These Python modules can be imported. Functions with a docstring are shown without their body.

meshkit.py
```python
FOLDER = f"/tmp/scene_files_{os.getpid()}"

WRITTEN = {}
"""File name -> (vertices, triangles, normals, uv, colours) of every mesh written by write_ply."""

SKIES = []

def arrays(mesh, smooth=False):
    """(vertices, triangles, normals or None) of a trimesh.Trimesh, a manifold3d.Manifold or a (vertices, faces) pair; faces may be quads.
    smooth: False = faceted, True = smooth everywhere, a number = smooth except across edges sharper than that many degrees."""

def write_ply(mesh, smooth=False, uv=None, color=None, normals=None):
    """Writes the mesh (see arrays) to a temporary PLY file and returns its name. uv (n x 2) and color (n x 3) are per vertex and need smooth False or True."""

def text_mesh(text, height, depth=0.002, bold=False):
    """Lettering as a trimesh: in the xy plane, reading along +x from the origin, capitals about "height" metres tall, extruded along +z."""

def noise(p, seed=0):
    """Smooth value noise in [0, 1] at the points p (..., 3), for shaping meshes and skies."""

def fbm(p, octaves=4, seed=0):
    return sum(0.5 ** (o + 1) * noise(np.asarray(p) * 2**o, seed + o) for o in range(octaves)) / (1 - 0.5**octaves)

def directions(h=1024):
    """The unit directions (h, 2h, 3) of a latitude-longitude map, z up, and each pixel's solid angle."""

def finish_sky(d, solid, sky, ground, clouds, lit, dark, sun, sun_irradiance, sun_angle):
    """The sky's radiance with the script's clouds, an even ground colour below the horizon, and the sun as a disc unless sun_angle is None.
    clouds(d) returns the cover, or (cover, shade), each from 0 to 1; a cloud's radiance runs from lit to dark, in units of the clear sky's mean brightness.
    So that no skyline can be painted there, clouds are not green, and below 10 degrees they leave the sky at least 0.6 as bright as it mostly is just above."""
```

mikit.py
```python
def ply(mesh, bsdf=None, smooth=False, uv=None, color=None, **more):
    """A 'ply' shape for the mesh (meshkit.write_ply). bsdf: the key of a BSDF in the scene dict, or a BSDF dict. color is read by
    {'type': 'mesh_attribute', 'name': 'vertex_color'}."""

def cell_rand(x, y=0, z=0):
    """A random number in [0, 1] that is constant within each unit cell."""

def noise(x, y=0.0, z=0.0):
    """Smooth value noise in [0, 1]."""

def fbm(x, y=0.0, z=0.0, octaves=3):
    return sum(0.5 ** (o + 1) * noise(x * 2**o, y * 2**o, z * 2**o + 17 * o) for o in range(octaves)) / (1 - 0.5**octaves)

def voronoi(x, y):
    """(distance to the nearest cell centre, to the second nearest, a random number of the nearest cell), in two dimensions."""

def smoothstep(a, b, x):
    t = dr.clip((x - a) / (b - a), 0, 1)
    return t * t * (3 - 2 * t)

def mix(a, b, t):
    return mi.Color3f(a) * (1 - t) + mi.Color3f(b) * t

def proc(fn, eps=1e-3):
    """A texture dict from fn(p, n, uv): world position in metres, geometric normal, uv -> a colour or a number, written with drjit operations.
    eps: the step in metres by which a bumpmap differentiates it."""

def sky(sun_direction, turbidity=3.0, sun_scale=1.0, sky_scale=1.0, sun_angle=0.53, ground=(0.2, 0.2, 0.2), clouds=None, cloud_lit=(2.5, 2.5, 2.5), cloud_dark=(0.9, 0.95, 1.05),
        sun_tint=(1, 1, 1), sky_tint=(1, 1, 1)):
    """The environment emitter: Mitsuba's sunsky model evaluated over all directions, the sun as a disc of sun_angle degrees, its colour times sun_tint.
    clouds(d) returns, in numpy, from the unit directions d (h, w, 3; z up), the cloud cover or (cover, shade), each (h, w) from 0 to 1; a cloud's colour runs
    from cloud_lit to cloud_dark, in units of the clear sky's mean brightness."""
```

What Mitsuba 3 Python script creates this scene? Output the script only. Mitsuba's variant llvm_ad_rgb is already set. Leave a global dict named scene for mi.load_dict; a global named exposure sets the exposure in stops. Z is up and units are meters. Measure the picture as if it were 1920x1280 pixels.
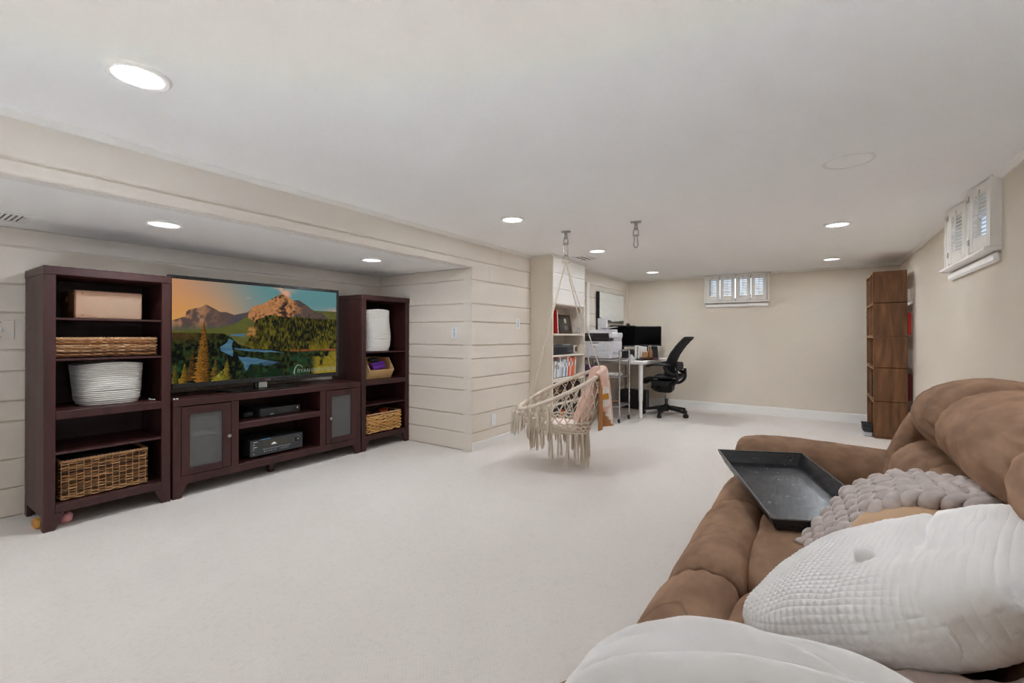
import math, random
import numpy as np, trimesh, drjit as dr
import mitsuba as mi
import mikit, meshkit
from mikit import proc, fbm, noise, mix, smoothstep, voronoi, cell_rand

T = mi.ScalarTransform4f
scene, labels = {}, {}
RNG = np.random.default_rng(7)

# ----------------------------------------------------------------- camera, sky, exposure
FOCAL, YAW, ROLL, EYE = 846.0, math.radians(34.06), math.radians(0.2), 1.13
FW = np.array([-math.sin(YAW), math.cos(YAW), 0.0])
RT = np.array([math.cos(YAW), math.sin(YAW), 0.0])
UP = np.array([0, 0, 1.0]) * math.cos(ROLL) - RT * math.sin(ROLL)
scene['camera'] = {
    'type': 'perspective', 'fov_axis': 'x', 'fov': math.degrees(2 * math.atan(960.0 / FOCAL)),
    'near_clip': 0.02, 'far_clip': 200.0,
    'principal_point_offset_y': 0.009375,
    'to_world': T().look_at(origin=[0, 0, EYE], target=[float(FW[0]), float(FW[1]), EYE], up=[float(v) for v in UP]),
}
scene['sky'] = mikit.sky([0.3, -0.6, 0.75], turbidity=4.0, sun_scale=0.0, sky_scale=14.0, ground=(0.35, 0.33, 0.3))
exposure = -0.17
LAMP, FLASH = 166.0, 3200.0

# ----------------------------------------------------------------- colour and materials
def C(h):
    v = [int(h[i:i + 2], 16) / 255 for i in (0, 2, 4)]
    return [x / 12.92 if x <= 0.04045 else ((x + 0.055) / 1.055) ** 2.4 for x in v]

def rgb(v):
    return {'type': 'rgb', 'value': [float(x) for x in (C(v) if isinstance(v, str) else v)]}

def mat(name, color, rough=0.6, spec=0.4, metal=0.0, bump=None, bscale=1.0, **more):
    d = {'type': 'principled', 'base_color': color if isinstance(color, dict) else rgb(color), 'roughness': float(rough),
         'specular': float(spec), 'metallic': float(metal)}
    d.update(more)
    if bump is not None:
        d = {'type': 'bumpmap', 'scale': float(bscale), 'tex': bump, 'nested': d}
    scene['mat_' + name] = {'type': 'twosided', 'bsdf': d}
    return 'mat_' + name

def flat(name, color, **more):
    scene['mat_' + name] = {'type': 'twosided', 'bsdf': {'type': 'diffuse', 'reflectance': color if isinstance(color, dict) else rgb(color)}}
    return 'mat_' + name

VC = {'type': 'mesh_attribute', 'name': 'vertex_color'}

def tint(base, amount, freq, oct=3):
    b = C(base) if isinstance(base, str) else base
    def fn(p, n, uv):
        k = fbm(p.x * freq, p.y * freq, p.z * freq, oct)
        return mi.Color3f(*b) * (1 - amount + 2 * amount * k)
    return proc(fn)

def wood_fn(dark, light, axis, freq, stretch, power=1.0):
    d, l = C(dark), C(light)
    def fn(p, n, uv):
        q = [p.x * freq, p.y * freq, p.z * freq]
        q[axis] = q[axis] / stretch
        w = fbm(q[0] * 0.35 + 3, q[1] * 0.35, q[2] * 0.35, 2)
        k = fbm(q[0] + 5 * w, q[1] + 5 * w, q[2] + 2 * w, 3)
        return mix(d, l, dr.power(k, power))
    return proc(fn)

flat('wall', tint('d6ccbd', 0.02, 3.0, 2))
flat('plank', tint('dad1c5', 0.025, 2.2, 3))
flat('ceiling', 'f5f5f3')
mat('trim', 'e9e6e0', 0.45, 0.4)
mat('white', 'e8e6e2', 0.5, 0.4)
mat('white_plastic', 'e4e4e6', 0.4, 0.45)
mat('cream', 'e0dbd2', 0.6, 0.3)

def carpet_col(p, n, uv):
    big = fbm(p.x * 1.1 + 4, p.y * 1.1, 0, 3)
    st = fbm(p.x * 4 + p.y * 1.5, p.y * 1.2 - p.x, 2.0, 3)
    fine = noise(p.x * 330, p.y * 330, 1.0)
    loops = dr.abs(dr.sin((p.x + p.y) * 190.0)) * dr.abs(dr.sin((p.x - p.y) * 190.0))
    pits = smoothstep(0.62, 0.9, noise(p.x * 75, p.y * 75, 7.0))
    k = 0.90 + 0.075 * big + 0.05 * st + 0.05 * fine + 0.05 * loops - 0.035 * pits  # shading of the loops and pits is put into the colour
    return mi.Color3f(*C('d9d2cb')) * k
def carpet_bump(p, n, uv):
    a, b = (p.x + p.y) * 150.0, (p.x - p.y) * 150.0
    loops = dr.abs(dr.sin(a)) * dr.abs(dr.sin(b))
    g = smoothstep(0.35, 0.9, noise(p.x * 60, p.y * 60, 3.0))
    return 0.0018 * loops + 0.0024 * g + 0.0008 * noise(p.x * 500, p.y * 500, 0)
scene['mat_carpet'] = {'type': 'twosided', 'bsdf': {'type': 'bumpmap', 'scale': 1.0, 'tex': proc(carpet_bump, 2e-3),
                       'nested': {'type': 'diffuse', 'reflectance': proc(carpet_col)}}}
mat('espresso', wood_fn('22100e', '3b1d1b', 2, 14, 12), 0.42, 0.35)
mat('espresso_dark', wood_fn('1c0c0c', '2e1616', 2, 14, 12), 0.45, 0.3)
mat('walnut', wood_fn('2c1a0d', '80583a', 2, 26, 9), 0.5, 0.3)
mat('walnut_light', '85603d', 0.5, 0.3)
mat('walnut_dark', '2c1a10', 0.6, 0.25)
mat('tanwood', wood_fn('c79f6c', 'dbb988', 1, 25, 8), 0.5, 0.3)
mat('black', '0c0c0d', 0.35, 0.5)
mat('black_gloss', '08080a', 0.08, 0.6)
mat('black_matte', '141415', 0.7, 0.3)
mat('charcoal', '222326', 0.5, 0.4)
mat('grey', '6d6d70', 0.5, 0.4)
mat('dark_grey', '3a3b3e', 0.5, 0.4)
mat('light_grey', 'c3c4c8', 0.45, 0.4)
mat('screen_off', '020203', 0.2, 0.1)
scene['mat_chrome'] = {'type': 'twosided', 'bsdf': {'type': 'roughconductor', 'material': 'Cr', 'alpha': 0.14}}
mat('steel', 'a9a7a2', 0.3, 0.5, 0.9)
mat('brass', 'b08d3e', 0.35, 0.5, 0.9)
mat('glass_frost', '77797b', 0.35, 0.5)
scene['mat_pane'] = {'type': 'thindielectric'}
scene['mat_clear'] = {'type': 'dielectric', 'int_ior': 1.5}
mat('copper', tint('c79a80', 0.03, 6), 0.55, 0.3)
mat('leather_edge', '6f4a30', 0.6, 0.3)
mat('rope', tint('d8cdbd', 0.08, 60, 2), 0.9, 0.1)
mat('ropewhite', tint('e6e3de', 0.04, 60, 2), 0.9, 0.1)
mat('vc', VC, 0.85, 0.15)
flat('vcflat', VC)
mat('purple', '6b2fa0', 0.5, 0.4)
mat('red', 'b3211f', 0.5, 0.4)
mat('orange', 'c8562b', 0.6, 0.3)
mat('maroon', '4d1519', 0.7, 0.2)
mat('pinktoy', 'd99a9d', 0.6, 0.3)
mat('tantoy', 'b9843f', 0.6, 0.3)

def suede_fn(p, n, uv):
    k = fbm(p.x * 9, p.y * 9, p.z * 9, 4)
    s = fbm(p.x * 30 + 7, p.y * 14, p.z * 30, 3)
    c = mix(C('6e5443'), C('957760'), smoothstep(0.2, 0.8, 0.65 * k + 0.35 * s))
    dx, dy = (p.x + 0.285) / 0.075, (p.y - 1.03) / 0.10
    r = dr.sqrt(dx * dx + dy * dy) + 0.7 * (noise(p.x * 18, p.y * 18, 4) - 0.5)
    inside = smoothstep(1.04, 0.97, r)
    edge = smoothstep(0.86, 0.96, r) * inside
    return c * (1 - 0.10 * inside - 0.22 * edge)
def suede_bump(p, n, uv):
    return 0.0035 * fbm(p.x * 22, p.y * 14, p.z * 22, 3) + 0.0004 * noise(p.x * 600, p.y * 600, p.z * 600)
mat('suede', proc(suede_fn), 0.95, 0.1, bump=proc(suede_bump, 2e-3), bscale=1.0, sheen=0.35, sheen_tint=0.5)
def fuzz(p, n, uv):
    return 0.0012 * noise(p.x * 420, p.y * 420, p.z * 420) + 0.004 * fbm(p.x * 14, p.y * 14, p.z * 14, 2)
mat('plush', 'd8d6d5', 0.95, 0.1, bump=proc(fuzz, 1e-3), bscale=1.0, sheen=0.3)
mat('quilt', 'd9d7d5', 0.95, 0.1, sheen=0.3)
def wool_bump(p, n, uv):
    return 0.0012 * fbm(p.x * 150, p.y * 150, p.z * 150, 2)
mat('wool', tint('beb3ae', 0.2, 45, 3), 0.95, 0.1, bump=proc(wool_bump, 1e-3), bscale=1.0, sheen=0.4)
mat('taupe_wool', tint('a8978f', 0.14, 30, 3), 0.95, 0.1, bump=proc(wool_bump, 1e-3), bscale=1.0, sheen=0.4)
mat('tan_velvet', tint('bf9f80', 0.08, 14, 3), 0.85, 0.15, sheen=0.4)
def tray_fn(p, n, uv):
    k = fbm(p.x * 40, p.y * 40, p.z * 40, 3)
    s = smoothstep(0.80, 0.85, noise(p.x * 210, p.y * 150, p.z * 210)) * smoothstep(0.6, 0.75, noise(p.x * 21 + 9, p.y * 26, 5))
    return mix(C('0f0f10'), C('29292b'), k) + mi.Color3f(0.14) * s
mat('tray', proc(tray_fn), 0.3, 0.35, bump=proc(lambda p, n, uv: 0.0006 * fbm(p.x * 120, p.y * 120, p.z * 120, 2), 1e-3), bscale=1.0)
mat('fabric_black', '17181a', 0.85, 0.2, sheen=0.2)

# ----------------------------------------------------------------- mesh helpers
def box(x0, x1, y0, y1, z0, z1, b=0.0):
    lo, hi = np.minimum([x0, y0, z0], [x1, y1, z1]), np.maximum([x0, y0, z0], [x1, y1, z1])
    if b <= 0:
        m = trimesh.creation.box(hi - lo)
        m.apply_translation((lo + hi) / 2)
        return m
    b = min(b, (hi - lo).min() * 0.45)
    pts = []
    for k in range(3):
        a, c = [lo + b, hi - b], [lo, hi]
        for s in np.ndindex(2, 2, 2):
            pts.append([(c if j == k else a)[s[j]][j] for j in range(3)])
    return trimesh.convex.convex_hull(np.array(pts))

def cat(*ms):
    return trimesh.util.concatenate([m for g in ms for m in (g if isinstance(g, (list, tuple)) else [g])])

def xf(m, loc=(0, 0, 0), rz=0.0, rx=0.0, ry=0.0):
    m = m.copy()
    for ang, ax in ((rx, [1, 0, 0]), (ry, [0, 1, 0]), (rz, [0, 0, 1])):
        if ang:
            m.apply_transform(trimesh.transformations.rotation_matrix(ang, ax))
    m.apply_translation(loc)
    return m

def frame(m, o, ex, ey, ez):
    """Places a mesh given in local axes at o with axes ex, ey, ez."""
    M = np.eye(4)
    M[:3, 0], M[:3, 1], M[:3, 2], M[:3, 3] = ex, ey, ez, o
    m = m.copy()
    m.apply_transform(M)
    return m

def tube(pts, r, sides=8, closed=False, caps=True):
    p = np.asarray(pts, float)
    n = len(p)
    r = np.broadcast_to(np.asarray(r, float), (n,))
    t = (np.roll(p, -1, 0) - np.roll(p, 1, 0)) if closed else np.gradient(p, axis=0)
    t /= np.linalg.norm(t, axis=1, keepdims=True) + 1e-12
    a = np.zeros_like(p)
    ref = np.array([0, 0, 1.0]) if abs(t[0][2]) < 0.9 else np.array([1.0, 0, 0])
    u = np.cross(t[0], ref)
    for i in range(n):
        u = u - t[i] * (u @ t[i])
        u /= np.linalg.norm(u) + 1e-12
        a[i] = u
    b = np.cross(t, a)
    ang = np.arange(sides) * 2 * np.pi / sides
    v = (p[:, None] + r[:, None, None] * (np.cos(ang)[None, :, None] * a[:, None] + np.sin(ang)[None, :, None] * b[:, None])).reshape(-1, 3)
    N = n if closed else n - 1
    i, j = np.meshgrid(np.arange(N), np.arange(sides), indexing='ij')
    i2 = (i + 1) % n
    q = np.stack([i * sides + j, i * sides + (j + 1) % sides, i2 * sides + (j + 1) % sides, i2 * sides + j], -1).reshape(-1, 4)
    f = [q[:, [0, 1, 2]], q[:, [0, 2, 3]]]
    if caps and not closed:
        v = np.vstack([v, p[:1], p[-1:]])
        k = np.arange(sides)
        f.append(np.stack([(k + 1) % sides, k, k * 0 + n * sides], 1))
        f.append(np.stack([(n - 1) * sides + k, (n - 1) * sides + (k + 1) % sides, k * 0 + n * sides + 1], 1))
    return trimesh.Trimesh(v, np.vstack(f), process=False)

def lathe(prof, n=24, loc=(0, 0, 0)):
    pr = np.array(prof, float)
    ang = np.arange(n) * 2 * np.pi / n
    v = np.stack([pr[:, None, 0] * np.cos(ang), pr[:, None, 0] * np.sin(ang), np.broadcast_to(pr[:, None, 1], (len(pr), n))], -1).reshape(-1, 3)
    i, j = np.meshgrid(np.arange(len(pr) - 1), np.arange(n), indexing='ij')
    q = np.stack([i * n + j, i * n + (j + 1) % n, (i + 1) * n + (j + 1) % n, (i + 1) * n + j], -1).reshape(-1, 4)
    m = trimesh.Trimesh(v, np.vstack([q[:, [0, 1, 2]], q[:, [0, 2, 3]]]), process=False)
    m.merge_vertices()
    m.apply_translation(loc)
    return m

def cyl(p0, p1, r, n=16):
    return tube([p0, p1], r, n)

def prism(poly, h, loc=(0, 0, 0)):
    from shapely.geometry import Polygon
    m = trimesh.creation.extrude_polygon(Polygon(poly), h, engine='earcut')
    m.apply_translation(loc)
    return m

def smooth_curve(pts, n=8, closed=False):
    p = np.asarray(pts, float)
    if closed:
        p = np.vstack([p[-1:], p, p[:2]])
    else:
        p = np.vstack([2 * p[0] - p[1], p, 2 * p[-1] - p[-2]])
    out = []
    for k in range(1, len(p) - 2):
        a, b, c, d = p[k - 1], p[k], p[k + 1], p[k + 2]
        for t in np.arange(n) / n:
            out.append(0.5 * (2 * b + (c - a) * t + (2 * a - 5 * b + 4 * c - d) * t * t + (3 * b - a - 3 * c + d) * t ** 3))
    if not closed:
        out.append(p[-2])
    return np.array(out)

def grid_faces(n, m, wrap=False):
    i, j = np.meshgrid(np.arange(n - 1), np.arange(m if wrap else m - 1), indexing='ij')
    q = np.stack([i * m + j, i * m + (j + 1) % m, (i + 1) * m + (j + 1) % m, (i + 1) * m + j], -1).reshape(-1, 4)
    return np.vstack([q[:, [0, 1, 2]], q[:, [0, 2, 3]]])

def sheet(P, th):
    """A closed slab of thickness th over a grid of points (n, m, 3)."""
    P = np.asarray(P, float)
    n, m = P.shape[:2]
    N = np.cross(np.gradient(P, axis=0), np.gradient(P, axis=1))
    N /= np.linalg.norm(N, axis=-1, keepdims=True) + 1e-12
    v = np.vstack([(P + N * th / 2).reshape(-1, 3), (P - N * th / 2).reshape(-1, 3)])
    f = grid_faces(n, m)
    idx = np.arange(n * m).reshape(n, m)
    ring = np.concatenate([idx[0, :-1], idx[:-1, -1], idx[-1, :0:-1], idx[:0:-1, 0]])
    r2 = np.roll(ring, -1)
    o = n * m
    rim = np.vstack([np.stack([ring, ring + o, r2 + o], 1), np.stack([ring, r2 + o, r2], 1)])
    return trimesh.Trimesh(v, np.vstack([f, f[:, ::-1] + o, rim]), process=False)

_CUBE = {}
def cushion(c, h, p=4.0, n=20):
    """A puffy superellipsoid box: centre c, half sizes h, squareness p (one number or three)."""
    if n not in _CUBE:
        g = np.linspace(-1, 1, n + 1)
        a, b = np.meshgrid(g, g, indexing='ij')
        o = np.ones_like(a)
        vs, fs = [], []
        for k, (face, flip) in enumerate((((a, b, o), 0), ((a, b, -o), 1), ((a, o, b), 1), ((a, -o, b), 0), ((o, a, b), 0), ((-o, a, b), 1))):
            vs.append(np.stack(face, -1).reshape(-1, 3))
            f = grid_faces(n + 1, n + 1) + k * (n + 1) ** 2
            fs.append(f[:, ::-1] if flip else f)
        m = trimesh.Trimesh(np.vstack(vs), np.vstack(fs), process=False)
        m.merge_vertices()
        if m.volume < 0:
            m.invert()
        _CUBE[n] = m
    m = _CUBE[n].copy()
    q = np.sin(m.vertices * np.pi / 2 * 0.92) / math.sin(np.pi / 2 * 0.92)
    r = (np.abs(q) ** p).sum(1, keepdims=True) ** (-1.0 / p)
    m.vertices = q * r * np.asarray(h) + np.asarray(c)
    return m

def puff(profile, y0, y1, ny=28, e=0.06, k=5.0, capscale=0.55):
    """A puffy loft of a closed profile (x, z) along y, drawn in at both ends like an upholstered roll."""
    pr = np.asarray(profile, float)
    cen = pr.mean(0)
    R = np.linalg.norm(pr - cen, axis=1).max()
    t = np.sin(np.linspace(-1, 1, ny) * np.pi / 2)
    sc = 1 - e / R * 1.6 * (1 - (1 - np.abs(t) ** k + 1e-9) ** (1 / k))
    rows = []
    for tt, s in zip(t, sc):
        q = cen + (pr - cen) * s
        rows.append(np.stack([q[:, 0], np.full(len(q), (y0 + y1) / 2 + tt * (y1 - y0) / 2), q[:, 1]], 1))
    for s, end in ((capscale, 0), (capscale, -1)):
        q = cen + (pr - cen) * s * sc[end]
        row = np.stack([q[:, 0], np.full(len(q), rows[end][0, 1]), q[:, 1]], 1)
        if end == 0: rows.insert(0, row)
        else: rows.append(row)
    m_ = len(pr)
    v = np.vstack(rows)
    f = [grid_faces(len(rows), m_, True)]
    c0, c1 = len(v), len(v) + 1
    v = np.vstack([v, [[cen[0], rows[0][0, 1], cen[1]]], [[cen[0], rows[-1][0, 1], cen[1]]]])
    j = np.arange(m_)
    L = (len(rows) - 1) * m_
    f.append(np.stack([(j + 1) % m_, j, j * 0 + c0], 1))
    f.append(np.stack([L + j, L + (j + 1) % m_, j * 0 + c1], 1))
    m = trimesh.Trimesh(v, np.vstack(f), process=False)
    if m.volume < 0:
        m.invert()
    return m

def wrinkle(m, amp=0.006, freq=(9, 9, 9), seed=0, oct=3):
    m = m.copy()
    n = m.vertex_normals
    k = meshkit.fbm(m.vertices * np.asarray(freq) + seed * 3.7, oct, seed) - 0.5
    m.vertices = m.vertices + n * (2 * amp * k)[:, None]
    return m

# ----------------------------------------------------------------- entries
_count = {}
def key_for(name, parent=None):
    base = (parent + '__' if parent else '') + name
    n = _count.get(base, 0)
    _count[base] = n + 1
    return base if n == 0 else '%s_%03d' % (base, n)

def tag(key, label=None, category=None, group=None, kind=None):
    d = labels.setdefault(key, {})
    for a, b in (('label', label), ('category', category), ('group', group), ('kind', kind)):
        if b: d[a] = b
    return key

def thing(name, label, category, group=None):
    return tag(key_for(name), label, category, group)

def add(name, mesh, m, parent=None, smooth=35, label=None, category=None, group=None, kind=None, color=None):
    key = key_for(name, parent)
    if color is not None:
        smooth = bool(smooth)
    scene[key] = mikit.ply(mesh, m if m.startswith('mat_') else 'mat_' + m, smooth=smooth, **({'color': color} if color is not None else {}))
    if label or category or group or kind:
        tag(key, label, category, group, kind)
    return key

def struct(name, mesh, m, label=None, parent=None, smooth=False):
    return add(name, mesh, m, parent, smooth, label=label, kind=None if parent else 'structure')

# ================================================================= the room
XL, XN, XF, XR = -2.755, -4.109, -2.655, 0.858       # left wall, niche back, far left wall, right wall
YN, YB, Y0 = 3.389, 7.38, -2.3                       # niche side, back wall, wall behind the camera
ZC, ZS = 2.045, 1.785                                # ceiling, lower niche ceiling
LV = [0.0, 0.175, 0.353, 0.586, 0.712, 0.895, 1.027, 1.257, 1.435, 1.667, 1.850]

struct('floor', box(-4.4, 1.2, Y0 - .2, YB + .3, -0.12, 0.0), 'carpet', 'cream looped wall to wall carpet')
struct('ceiling', box(XL, XR + .2, Y0 - .2, YB + .3, ZC, ZC + .12), 'ceiling', 'flat white painted ceiling of the main room')
struct('ceiling_niche', box(XN - .1, XL - .013, Y0 - .2, YN + .05, ZS, ZS + .38), 'ceiling', 'lowered white ceiling over the television niche')

def plank_run(parent, axis, at, out, a0, a1, levels, m='plank', joints=None):
    """Painted boards on a wall: axis = the direction they run in, at = wall plane, out = side that faces the room."""
    for k in range(len(levels) - 1):
        z0, z1 = levels[k] + 0.003, levels[k + 1] - 0.003
        cuts = [a0] + sorted((joints or {}).get(k, [])) + [a1]
        for c0, c1 in zip(cuts[:-1], cuts[1:]):
            g0, g1 = c0 + (0.0015 if c0 != a0 else 0), c1 - (0.0015 if c1 != a1 else 0)
            th, b = 0.014, 0.006
            prof = [(-th, z0), (-b, z0), (0, z0 + b), (0, z1 - b), (-b, z1), (-th, z1)]
            q = np.array([[(out * d), z] for d, z in prof])
            n = len(q)
            v = []
            for s in (g0, g1):
                for d, z in q:
                    v.append((at + d, s, z) if axis == 'y' else (s, at + d, z))
            mesh = trimesh.convex.convex_hull(np.array(v))
            add('plank', mesh, m, parent, smooth=False)

wl = struct('wall_left', box(XL - .11, XL - .012, YN + .001, 5.31, 0, ZC), 'plank', 'painted horizontal board wall between niche and built-in shelves')
plank_run(wl, 'y', XL, 1, YN, 4.452, LV + [ZC], joints={9: [3.665], 10: [3.86]})
wns = struct('wall_niche_side', box(XN - .1, XL - .113, YN + .012, YN + .1, 0, ZS + .1), 'plank', 'painted board side wall closing the niche')
plank_run(wns, 'x', YN, -1, XN, XL, LV[:10] + [ZS])
wnb = struct('wall_niche_back', box(XN - .1, XN - .012, Y0, YN, 0, ZS + .1), 'plank', 'painted board wall behind the television')
plank_run(wnb, 'y', XN, 1, Y0, YN, LV[:10] + [ZS])
sf = struct('soffit_face', box(XL - .1, XL - .012, Y0, YN, ZS - .0, ZC), 'plank', 'beige dropped beam face above the niche')
plank_run(sf, 'y', XL, 1, Y0, YN, [ZS - .003, 1.850, ZC + .003])
wfl = struct('wall_far_left', box(XF - .12, XF - .012, 5.308, YB, 0, ZC), 'plank', 'painted board wall behind the desk')
plank_run(wfl, 'y', XF, 1, 5.308, YB, LV + [ZC])
struct('corner_bead', box(XF, XF + .02, YB - .02, YB, 0, ZC), 'plank', 'narrow corner strip at the far corner')

# back wall with its window opening
WBX0, WBX1, WBZ0, WBZ1 = -1.400, -0.585, 1.660, 2.015
wb = struct('wall_back', cat(box(XF - .1, WBX0, YB, YB + .15, 0, ZC), box(WBX1, XR + .1, YB, YB + .15, 0, ZC),
            box(WBX0, WBX1, YB, YB + .15, 0, WBZ0), box(WBX0, WBX1, YB, YB + .15, WBZ1, ZC)), 'wall', 'plain beige far wall')
WRY0, WRY1 = 3.665, 4.715
wr = struct('wall_right', cat(box(XR, XR + .15, Y0, WRY0, 0, ZC), box(XR, XR + .15, WRY1, YB + .1, 0, ZC),
            box(XR, XR + .15, WRY0, WRY1, 0, WBZ0), box(XR, XR + .15, WRY0, WRY1, WBZ1, ZC)), 'wall', 'plain beige wall along the sofa')
struct('wall_behind', box(XN - .1, XR + .15, Y0 - .1, Y0, 0, ZC), 'wall', 'unseen plain wall behind the camera, closing the room to bounce light')  # unseen wall, closes the room so that light bounces back

# crown strips and baseboards
def strip(prof, axis, a0, a1):
    """prof in (u, z) with u = the other horizontal coordinate."""
    v = [((u, s, z) if axis == 'y' else (s, u, z)) for s in (a0, a1) for u, z in prof]
    return trimesh.convex.convex_hull(np.array(v))
def crown(at, out):
    return [(at, ZC), (at + out * .034, ZC), (at + out * .034, ZC - .006), (at + out * .012, ZC - .026), (at + out * .008, ZC - .028), (at, ZC - .028)]
CT = 'white crown strip where wall meets ceiling'
struct('trim_1', strip(crown(XL, 1), 'y', Y0, 4.44), 'trim', CT + ' over the beam')
struct('trim_2', strip(crown(XF, 1), 'y', 5.31, YB), 'trim', CT + ' over the desk wall')
struct('trim_3', cat(strip(crown(YB, -1), 'x', XF, WBX0 - .03), strip(crown(YB, -1), 'x', WBX1 + .03, XR)), 'trim', CT + ' on the far wall')
struct('trim_4', cat(strip(crown(XR, -1), 'y', Y0, WRY0 - .03), strip(crown(XR, -1), 'y', WRY1 + .03, YB)), 'trim', CT + ' on the right wall')
def base(at, out, h=.09):
    return [(at, 0), (at + out * .014, 0), (at + out * .014, h - .008), (at + out * .008, h), (at, h)]
struct('baseboard_left', strip(base(XL, 1, .085), 'y', YN + .006, 4.45), 'white', 'white baseboard under the board wall')
struct('baseboard_back', strip(base(YB, -1, .122), 'x', XF, XR), 'white', 'white baseboard along the far wall')
struct('baseboard_right', strip(base(XR, -1, .122), 'y', Y0, YB - .016), 'white', 'white baseboard along the right wall')
struct('baseboard_far_left', strip(base(XF, 1, .122), 'y', 5.84, YB - .02), 'white', 'white baseboard under the desk wall')
tc = struct('trim_5', box(XF, XF + .02, 5.745, 5.835, 0, 1.868, .003), 'white', 'white vertical casing strip beside the built-in shelves')

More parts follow.
